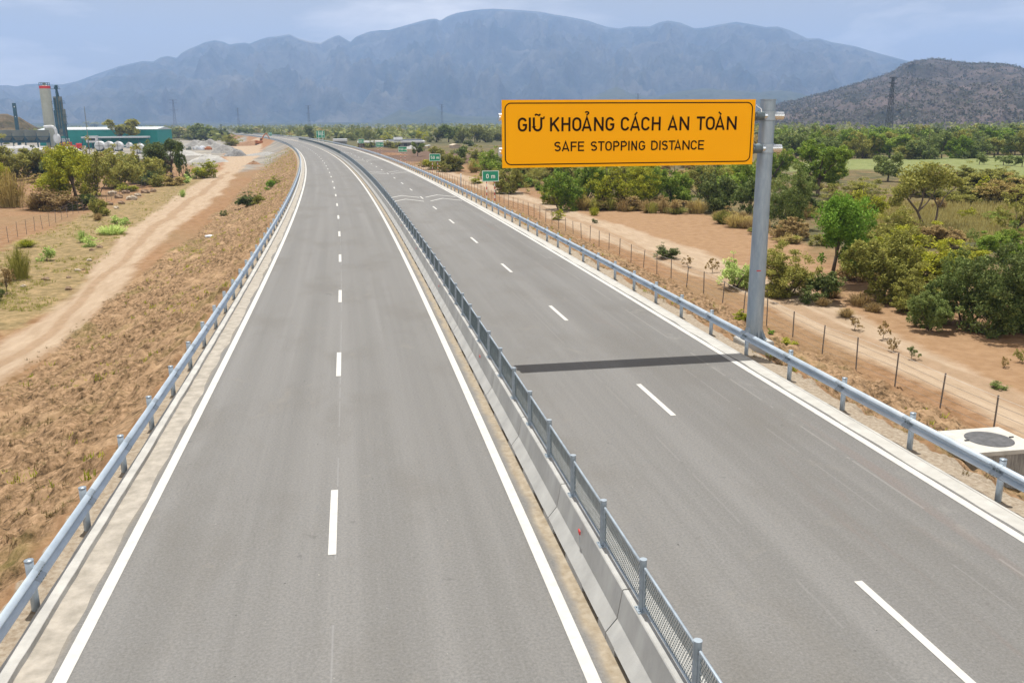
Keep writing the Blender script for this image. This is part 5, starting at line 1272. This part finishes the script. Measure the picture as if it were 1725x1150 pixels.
x0, y0, u = base(206, 252); o = MB().box((0, 0, 0), (38*u, .6, 1.6*u)).box((0, 0, -3*u), (38*u, .5, 1*u)).box((-18*u, 0, -3*u), (.5*u, .5, 7*u)).box((18*u, 0, -3*u), (.5*u, .5, 7*u)).build('pipe_rack', whitem, None, (x0+8*u, y0-1, -3+6.5*u)); tag(o, 'low white pipe rack between the tanks', 'pipe rack')
# red loader and small truck
def wheel(mb, x, y, r, w): mb.tube((x, y-w/2, r), (x, y+w/2, r), r, n=12)
x, y, u = base(122, 254); tr_ = empty('red_truck', (x, y, -3), .5, 'small red truck parked right of the mixing tower', 'truck')
MB().box((-1.2, 0, 1.9), (5, 2.4, .9)).box((-1.2, 0, 1.3), (7.5, 1.2, .4)).build('body', redm, tr_, bevel=.08); MB().box((2.9, 0, 2.0), (2, 2.4, 2.2)).build('cab', redm, tr_, bevel=.15)
MB().box((3.5, 0, 2.5), (.9, 2.2, .8)).build('windscreen', glassm, tr_)
for a in (-3.6, -2.2, 3):
    for b_ in (-1.1, 1.1): m_ = MB(); wheel(m_, a, b_, .55, .4); m_.build('wheel', blackm, tr_)
x, y, u = base(112, 249); ld = empty('red_machine', (x, y, -3), -.2, 'red machine with a white hood beside the mixing tower', 'machine')
MB().box((0, 0, 1.9), (5, 2.4, 1.6)).build('body', redm, ld, bevel=.1); MB().box((0, 0, 3.7), (3.2, 2.2, 1.6)).build('hood', whitem, ld, bevel=.2)
for a in (-1.7, 1.7):
    for b_ in (-1.2, 1.2): m_ = MB(); wheel(m_, a, b_, .8, .5); m_.build('wheel', blackm, ld)
# gravel heaps
gravm = mat('gravel_grey', (0.192, 0.188, 0.184), .95, vscale=1.5, col2=(0.288, 0.280, 0.264), bump=.6, bscale=3)
gravl = mat('gravel_pale', (0.288, 0.280, 0.264), .95, vscale=.8, col2=(0.400, 0.392, 0.376), bump=.5, bscale=3)
gravw = mat('gravel_white', (0.352, 0.352, 0.360), .95, vscale=.5, col2=(0.448, 0.448, 0.456), bump=.4, bscale=2)
earthm = mat('dug_earth', (0.176, 0.096, 0.048), .95, vscale=1.5, col2=(0.288, 0.168, 0.096), bump=.6, bscale=3)
def heap(px, pb, wpx, hpx, m, label, group=None, dy=1.0, seed=0, z0=-3., rough=1., cat='gravel heap', name='gravel_heap'):
    x, y, u = base(px, pb, z0); w = wpx*u/2; h = hpx*u; d_ = w*.55*dy; y += d_*.4; n_ = 40
    gx, gy = np.meshgrid(np.linspace(-1, 1, n_), np.linspace(-1, 1, n_)); r_ = np.sqrt(gx**2+gy**2)
    nn = fbm(gx*2.6+seed*3.1+9, gy*2.6+9, 4, seed); zz = h*np.clip(1-r_, -.1, 1)**.8*(.55+.9*nn*rough) if False else h*np.clip((1-r_**1.5)*(1+1.1*rough*(nn-.5)), -.05, 1.3)
    V_ = np.stack([gx*w, gy*d_, zz-.05], -1).reshape(-1, 3); i = np.arange(n_*n_).reshape(n_, n_)
    F_ = np.stack([i[:-1, :-1].ravel(), i[:-1, 1:].ravel(), i[1:, 1:].ravel(), i[1:, :-1].ravel()], 1)
    o = link(name, npmesh(name, V_, F_, [m]), None, (x, y, z0)); return tag(o, label, cat, group)
heap(38, 266, 170, 21, gravw, 'long whitish gravel bank in front of the feed bins', dy=.3, seed=3, rough=.35)
heap(116, 258, 48, 13, gravl, 'pointed pale gravel heap at the foot of the mixing tower', seed=5, rough=.3)
heap(190, 263, 120, 4, gravl, 'low pale gravel ridge in front of the tank row', dy=.25, seed=6, rough=.4)
heap(352, 250, 62, 13, gravm, 'broad grey gravel heap in front of the green trees', seed=7)
heap(330, 247, 50, 11, gravm, 'grey gravel heap left of the broad one', seed=8)
heap(396, 263, 40, 13, mat('gravel_dark', (.15, .15, .15), .95, vscale=1.5, col2=(.27, .27, .27), bump=.6, bscale=3), 'dark grey rubble heap beside the sandy track', seed=9)
heap(378, 258, 50, 13, gravm, 'grey rubble heap left of the dark one', seed=10)
heap(350, 274, 70, 14, gravl, 'pale rough gravel heap nearest the thicket', seed=11)
heap(300, 262, 90, 8, gravl, 'flat pale gravel spread behind the round dark tree', seed=12, dy=.6)
heap(452, 262, 90, 5, gravm, 'flat grey gravel layer below the road bank', seed=13, dy=.8, rough=.6)
heap(430, 245, 90, 7, earthm, 'reddish earth bank around the excavator', seed=14, dy=.6, cat='earth heap', name='earth_heap')
heap(660, 262, 60, 5, earthm, 'reddish brown earth bank below the 100 m and 150 m signs', seed=15, dy=.5, cat='earth heap', name='earth_heap')
heap(690, 252, 36, 6, gravl, 'pale earth heap in front of the long white-roofed building', seed=16, cat='earth heap', name='earth_heap')
heap(427, 277, 26, 5, earthm, 'small reddish spoil heap right of the dirt track', seed=17, cat='earth heap', name='earth_heap')
# stacked white sacks / panels
for i, (px, w, h, m_) in enumerate(((307, 6, 4, whitem), (318, 9, 4, steelgrey), (330, 8, 5, whitem), (340, 9, 5, litter), (351, 7, 4, orange))):
    x, y, u = base(px, 253); o = MB().box((0, 0, h*u/2), (w*u, 3, h*u)).box((w*u*.2, .2, h*u+.25), (w*u*.5, 2, .5)).box((-w*u*.3, -1.7, .4), (w*u*.3, 1, .8)).build('material_stack', m_, None, (x, y, -3), .2*i, bevel=.12)
    tag(o, ['small white stack at the left end of the material row on the gravel yard', 'grey blue stack second from left in the material row', 'white stack in the middle of the material row', 'pale stack right of the middle of the material row', 'orange stack at the right end of the material row'][i], 'stack')
# excavator
x, y, u = base(437, 245); ex = empty('excavator', (x, y, -3), .1, 'orange excavator with its arm raised beside the far road bank', 'excavator')
MB().box((0, 0, 5.2*u), (12*u, 7*u, 5*u)).box((-4*u, 0, 6.5*u), (4.5*u, 7*u, 4*u)).build('body', orange, ex, bevel=.2)
c_ = MB().box((3.4*u, -2*u, 9.5*u), (4*u, 3*u, 4.4*u)).build('cab', orange, ex, bevel=.2); MB().box((3.6*u, -3.6*u, 10*u), (2.8*u, .1, 2.4*u)).build('window', glassm, c_)
for dy in (-3, 3): MB().box((0, dy*u, 1.4*u), (13*u, 2*u, 2.8*u)).build('track', blackm, ex, bevel=.4)
MB().tube((3*u, 1*u, 6*u), (8*u, 1*u, 16*u), 1.0*u, n=6).tube((8*u, 1*u, 16*u), (13*u, 1*u, 20*u), 1.0*u, .7*u, n=6).build('boom', orange, ex)
MB().tube((12.5*u, 1*u, 20*u), (20*u, 1*u, 6*u), .8*u, .6*u, n=6).build('stick', orange, ex)
MB().prism([(18.5*u, 6*u), (22*u, 6*u), (21.5*u, 2.6*u), (18*u, 2.8*u)], -.5*u, 2.5*u).build('bucket', rust, ex)
# white roofed shed, long building, small roofs
x, y, u = base(573, 243); sh = empty('shed', (x, y, -3), .0, 'white-roofed shed beyond the bend of the highway', 'shed')
MB().box((0, 4, 2.2*u), (22*u, 8, 4.4*u)).build('wall', wallm, sh); MB().box((0, 4, 6.4*u), (24*u, 10, 4.0*u)).build('roof', whitem, sh, bevel=.1)
x, y, u = base(660, 248); lb = empty('long_building', (x, y, -3), -.03, 'long low building with a white roof edge and a small white box on top', 'building')
MB().box((0, 6, 3.6*u), (108*u, 12, 7.2*u)).build('wall', wallm, lb)
MB().box((14*u, 5, 8.6*u), (84*u, 15, 2.6*u)).box((-43*u, 5, 8.6*u), (28*u, 15, 2.2*u)).build('roof', whitem, lb)
MB().box((22*u, 9, 11.0*u), (62*u, 10, 1.6*u)).build('upper_roof', mat('dark_roof', (.10, .12, .16), .7), lb)
MB().box((11*u, 3, 13.8*u), (15*u, 3, 4.2*u)).build('sign_box', whitem, lb)
for i in range(9): MB().box((-46*u+i*11.5*u, -.06, 3.6*u), (5*u, .12, 4.5*u)).build('door', glassm, lb)
x, y, u = base(719, 250); s2 = empty('small_shelter', (x, y, -3), .1, 'small shelter with a tilted white roof right of the long building', 'shelter')
MB().box((0, 0, 4.4*u), (11*u, 4, .7*u), ry=-.12).build('roof', whitem, s2); mb = MB()
for a in (-4, 4):
    for b_ in (-1.5, 1.5): mb.box((a*u, b_, 2*u), (.2, .2, 4*u))
mb.build('posts', rust, s2)
x, y, u = base(766, 250); h2 = empty('hut', (x, y, -3), .2, 'small pale brown hut among the scrub left of the yellow sign', 'hut')
MB().box((0, 0, 2.6*u), (13*u, 5, 5.2*u)).build('wall', beigem, h2); MB().prism([(-7.2*u, 5.2*u), (7.2*u, 5.2*u), (0, 7.6*u)], -3, 3).build('roof', rockm, h2)
x, y, u = base(298, 232); o = MB().box((0, 0, 1*u), (20*u, 5, 1.2*u)).box((0, 0, .2*u), (18*u, 4, 1*u)).build('low_shed', whitem, None, (x, y, -3+2*u)); tag(o, 'thin white roof showing in the tree belt right of the teal warehouse', 'shed')
# ------------------------------------------------------------------ pylons
def pylon(px, pyt, D, hpx, label, group=None, hw=1.):
    d = CR*(px-IW/2)/CF-CU*(pyt-IH/2)/CF+_fw; x, y = float(d[0]*D), float(d[1]*D); zt = CH+float(d[2])*D; z = -3.; H = zt-z
    e = empty('pylon', (x, y, z), .5, label, 'pylon', group); mb = MB(); w0 = H*.042; r = .115*(D/900)**.6*hw*(1 if D < 900 else .62)
    wd = lambda t_: w0*(1-t_)**1.1+.55
    L_ = 11
    for k in range(L_):
        t0, t1 = k/L_, (k+1)/L_; a, b_ = wd(t0), wd(t1)
        for sx_, sy_ in ((1, 1), (1, -1), (-1, -1), (-1, 1)):
            mb.tube((a*sx_, a*sy_, t0*H), (b_*sx_, b_*sy_, t1*H), r, n=4)
            nx, ny = (sy_, -sx_) if True else 0
            mb.tube((a*sx_, a*sy_, t0*H), (b_*nx, b_*ny, t1*H), r*.6, n=4); mb.tube((a*nx, a*ny, t0*H), (b_*sx_, b_*sy_, t1*H), r*.6, n=4)
            mb.tube((b_*sx_, b_*sy_, t1*H), (b_*nx, b_*ny, t1*H), r*.6, n=4)
    mb.build('lattice', pylm, e)
    for zf, ln in ((.995, .125), (.90, .12), (.68, .13)):
        mb = MB()
        for s_ in (-1, 1):
            mb.tube((0, 0, H*zf), (s_*ln*H, 0, H*zf), r*1.3, n=4); mb.tube((0, 0, H*(zf-.035)), (s_*ln*H, 0, H*zf), r*1.1, n=4)
            for q in (.35, .7): mb.tube((s_*ln*H*q, 0, H*zf), (s_*ln*H*(q-.17), 0, H*(zf-.035*(1-q+.17))), r*.5, n=4)
            mb.tube((s_*ln*H*.95, 0, H*zf), (s_*ln*H*.95, 0, H*(zf-.035)), r*.8, n=4)
        mb.build('crossarm', pylm, e)
    return e
pylon(1505, 130, 620, 90, 'tall dark lattice pylon in front of the purple hill on the right', hw=1.9)
pylon(1604, 186, 1500, 30, 'faint small pylon in front of the purple hill, right of the tall one')
pylon(291, 168, 1500, 36, 'faint pylon before the mountain above the teal warehouse end')
pylon(400, 182, 2000, 25, 'faint small pylon before the mountain above the sandy yard')
pylon(519, 178, 1700, 28, 'faint pylon before the mountain left of the large green direction sign')
pylon(744, 176, 1900, 26, 'faint pylon before the mountain left of the yellow sign')
pylon(1075, 158, 1500, 40, 'pylon tip showing above the upper edge of the yellow sign')

# ------------------------------------------------------------------ hills and mountains
def rangemesh(name, prof, D, dfront, dback, m, amp, seed, zb=-6., na=420, nrad=90, sharp=1.25, fine=1.):
    pxs = np.array([p[0] for p in prof], float); pys = np.array([p[1] for p in prof], float)
    px = np.linspace(pxs[0], pxs[-1], na); py = np.interp(px, pxs, pys)
    d = CR[None]*(px[:, None]-IW/2)/CF-CU[None]*(py[:, None]-IH/2)/CF+_fw[None]
    hl = np.hypot(d[:, 0], d[:, 1]); ux, uy = d[:, 0]/hl, d[:, 1]/hl; H = CH+D*d[:, 2]/hl
    th = np.arctan2(ux, uy)
    H = np.maximum(H, zb+1)
    edge = np.clip(np.minimum(np.arange(na), na-1-np.arange(na))/(na*.04), 0, 1)
    tt = np.concatenate([np.linspace(0, 1, int(nrad*.72)), np.linspace(1, 2, nrad-int(nrad*.72)+1)[1:]]); R_ = np.where(tt <= 1, D-dfront*(1-tt), D+dback*(tt-1))
    TH, RR = np.meshgrid(th, R_); T2 = np.repeat(tt[:, None], na, 1); Hh = np.repeat(H[None], len(tt), 0)
    shp = np.where(T2 <= 1, T2**sharp, np.clip(2-T2, 0, 1)**1.2)
    sy_ = RR/(D*.085); sx_ = TH*D/(D*.06)+.45*sy_
    warp = fbm(sx_*.7, sy_*.9, 4, seed+9)*1.5
    rid = 1-np.abs(2*fbm(sx_+warp, sy_+warp*.3, 5, seed)-1)*1.6
    rid2 = fbm(sx_*4.2+warp*2, sy_*5, 5, seed+4)
    env = np.clip(T2/.12, 0, 1)*np.clip(np.abs(1-T2)/.22, 0, 1)
    Z = zb+(Hh-zb)*shp*(1+0*T2)
    Z += (Hh-zb)*amp*env*((rid-.62)*.8+(rid2-.5)*.40*fine+((1-np.abs(2*fbm(sx_*2.6+warp, sy_*2.8, 4, seed+21)-1)*1.7)-.55)*.34)*np.where(T2 <= 1, 1, .5)
    # nothing in front of the crest may rise above it as seen from the plain
    lim = zb+(Hh-zb)*.985*RR/D
    Z = np.where((T2 < 1), np.minimum(Z, lim), Z)
    Z = np.maximum(Z, zb)*1.
    V_ = np.stack([RR*np.sin(TH), RR*np.cos(TH), Z], -1).reshape(-1, 3); i = np.arange(V_.shape[0]).reshape(len(tt), na)
    F_ = np.stack([i[:-1, :-1].ravel(), i[:-1, 1:].ravel(), i[1:, 1:].ravel(), i[1:, :-1].ravel()], 1)
    o = link(name, npmesh(name, V_, F_, [m], smooth=True)); return tag(o, kind='structure')
def hillmat(name, c0, c1, c2, sc, thr=.62, bump=1., bs=None, dist=8):
    m = bpy.data.materials.new(name); m.use_nodes = True; global t, geo
    t = m.node_tree; b = t.nodes['Principled BSDF']; b.inputs['Roughness'].default_value = 1; b.inputs['Specular IOR Level'].default_value = 0
    geo = N(t, 'ShaderNodeTexCoord')
    c = ramp(noise(sc, 9, .68), c0, c1, .38, .62)
    c = mixc(math_('MULTIPLY', math_('SUBTRACT', noise(sc*.35, 8, .62), thr), 6, True), c, c2)
    c = mixc(math_('MULTIPLY', math_('SUBTRACT', noise((bs or sc*8)*1.3, 4, .6), .56), 5, True), c, tuple(q*.45 for q in c0))
    t.links.new(c, b.inputs['Base Color'])
    bp = N(t, 'ShaderNodeBump'); bp.inputs['Strength'].default_value = bump; bp.inputs['Distance'].default_value = dist
    t.links.new(noise(bs or sc*8, 8, .7), bp.inputs['Height']); t.links.new(bp.outputs['Normal'], b.inputs['Normal']); return m
mtn = hillmat('mountain_slopes', (.022, .038, .042), (.115, .112, .105), (.26, .22, .18), .0032, .62, 1., .014, 38)
hillm = hillmat('hill_slopes', (.04, .042, .036), (.125, .10, .095), (.21, .155, .14), .010, .57, .8, .05, 6)
foot = hillmat('foothill_slopes', (.035, .05, .035), (.075, .08, .055), (.12, .11, .08), .004, .62, 1., .02, 20)
main = [(-700, 190), (-500, 175), (-350, 160), (-200, 150), (-100, 146), (0, 144), (12, 143.5), (27, 146), (45, 142), (70, 141), (105, 142.5), (130, 137), (165, 124), (200, 112), (240, 103), (258, 104), (270, 97), (283, 94.5), (298, 98), (305, 90), (320, 82), (335, 76), (345, 71.5), (362, 68), (378, 71), (386, 75.5), (400, 73), (413, 72), (420, 74), (440, 66), (452, 62.5), (465, 62), (487, 58), (505, 66), (520, 70), (540, 73), (553, 66), (570, 59), (582, 66), (590, 71), (600, 62), (620, 54), (640, 51), (655, 51), (690, 41), (720, 33), (733, 31.5), (742, 35), (755, 27), (770, 22), (800, 17), (830, 15), (870, 17), (910, 20), (930, 24), (960, 29), (990, 35), (1020, 45), (1043, 48.5), (1060, 45), (1095, 45), (1110, 38), (1125, 35), (1145, 38), (1170, 48), (1185, 47), (1210, 42), (1240, 37), (1270, 42), (1290, 46), (1310, 45), (1330, 51), (1360, 65), (1380, 65), (1400, 71), (1440, 78), (1480, 90), (1530, 103), (1560, 112), (1650, 130), (1800, 150), (1950, 160), (2200, 185)]
rangemesh('mountains', main, 9000, 4200, 3500, mtn, .47, 3, na=900, nrad=170, sharp=1.05, fine=.6)
rangemesh('mountains', [(x_, y_+24+10*math.sin(x_*.02)+7*math.sin(x_*.051)) for x_, y_ in main if 100 < x_ < 1500], 7600, 2300, 900, mtn, .55, 12, na=600, nrad=90, sharp=1.2) if False else None
rangemesh('foothills', [(600, 210), (620, 206), (643, 200), (660, 192), (674, 184.5), (684, 186), (695, 190), (708, 184), (722, 179), (735, 181), (743, 188), (778, 196), (841, 197), (900, 190), (950, 178), (1000, 163), (1022, 152), (1039, 147), (1050, 151), (1063, 158), (1100, 165), (1140, 155), (1186, 149), (1240, 153), (1280, 156), (1310, 152), (1335, 155), (1365, 162), (1400, 175), (1450, 198), (1500, 212)], 4700, 1100, 800, foot, .30, 6, na=400, nrad=50, sharp=.9)
rangemesh('foothills', [(-400, 204), (0, 207), (200, 208.5), (330, 207), (450, 207.5), (560, 206.5), (700, 206), (860, 204), (1000, 203), (1150, 203)], 4300, 500, 400, foot, .4, 16, na=300, nrad=24, sharp=.6)
rangemesh('hill', [(1180, 212), (1220, 203), (1260, 193), (1290, 184), (1323, 172), (1350, 167), (1383, 158), (1411, 151), (1456, 136.5), (1478, 131), (1500, 122.5), (1516, 113), (1531, 105), (1550, 101.5), (1563, 100.5), (1575, 99), (1592, 101.5), (1610, 104), (1640, 107), (1660, 106), (1680, 107.5), (1700, 109), (1725, 115), (1800, 120), (1900, 135), (2050, 165), (2300, 200)], 2400, 1250, 700, hillm, .30, 8, na=700, nrad=150, sharp=1.0, fine=.7)
rangemesh('knoll', [(-260, 212), (-160, 196), (-60, 190), (-20, 192), (0, 192), (12, 192), (22, 196), (32, 197), (45, 205), (55, 211), (66, 216), (80, 220)], 900, 220, 120, hillmat('knoll_scrub', (.06, .055, .03), (.16, .12, .075), (.20, .16, .09), .05, .6, 1., .25, 2.5), .5, 5, na=200, nrad=50, sharp=.9)
# scattered trees break the crest of the near hill
rs = np.random.RandomState(9); hp = bpy.data.objects['hill'].data; co = np.empty(len(hp.vertices)*3); hp.vertices.foreach_get('co', co); co = co.reshape(-1, 3)
sel = co[(co[:, 2] > -2)]; sel = sel[rs.choice(len(sel), 15000)]
pts = (sel[:, None, :]+rs.normal(size=(len(sel), 7, 3))*np.array([3.0, 3.0, 1.3])+np.array([0, 0, 1.2])).reshape(-1, 3)
V_, F_ = leaf_quads(pts, 1.7, rs, flat=.2, aspect=.9); o = link('hill_scrub', npmesh('hill_scrub', V_, F_, [LEAF['hills']], attr={'rnd': rs.rand(len(F_))})); tag(o, 'scattered scrub trees covering the near purple brown hill', 'scrub', kind='stuff')

# ------------------------------------------------------------------ haze
hz = MB().box((0, 900, 850), (37000, 37000, 1710)).build('haze', None, None) if False else None
me = MB(); me.box((0, 6400, 640), (33000, 14000, 1300)); mh = bpy.data.materials.new('haze'); mh.use_nodes = True
t = mh.node_tree; t.nodes.clear(); o_ = N(t, 'ShaderNodeOutputMaterial'); pv = N(t, 'ShaderNodeVolumePrincipled')
pv.inputs['Color'].default_value = (.355, .52, .85, 1); pv.inputs['Density'].default_value = 1.35e-4; pv.inputs['Anisotropy'].default_value = .1
t.links.new(pv.outputs[0], o_.inputs['Volume'])
hz = me.build('haze', mh); tag(hz, 'pale blue haze filling the air of the valley', 'haze', kind='stuff')
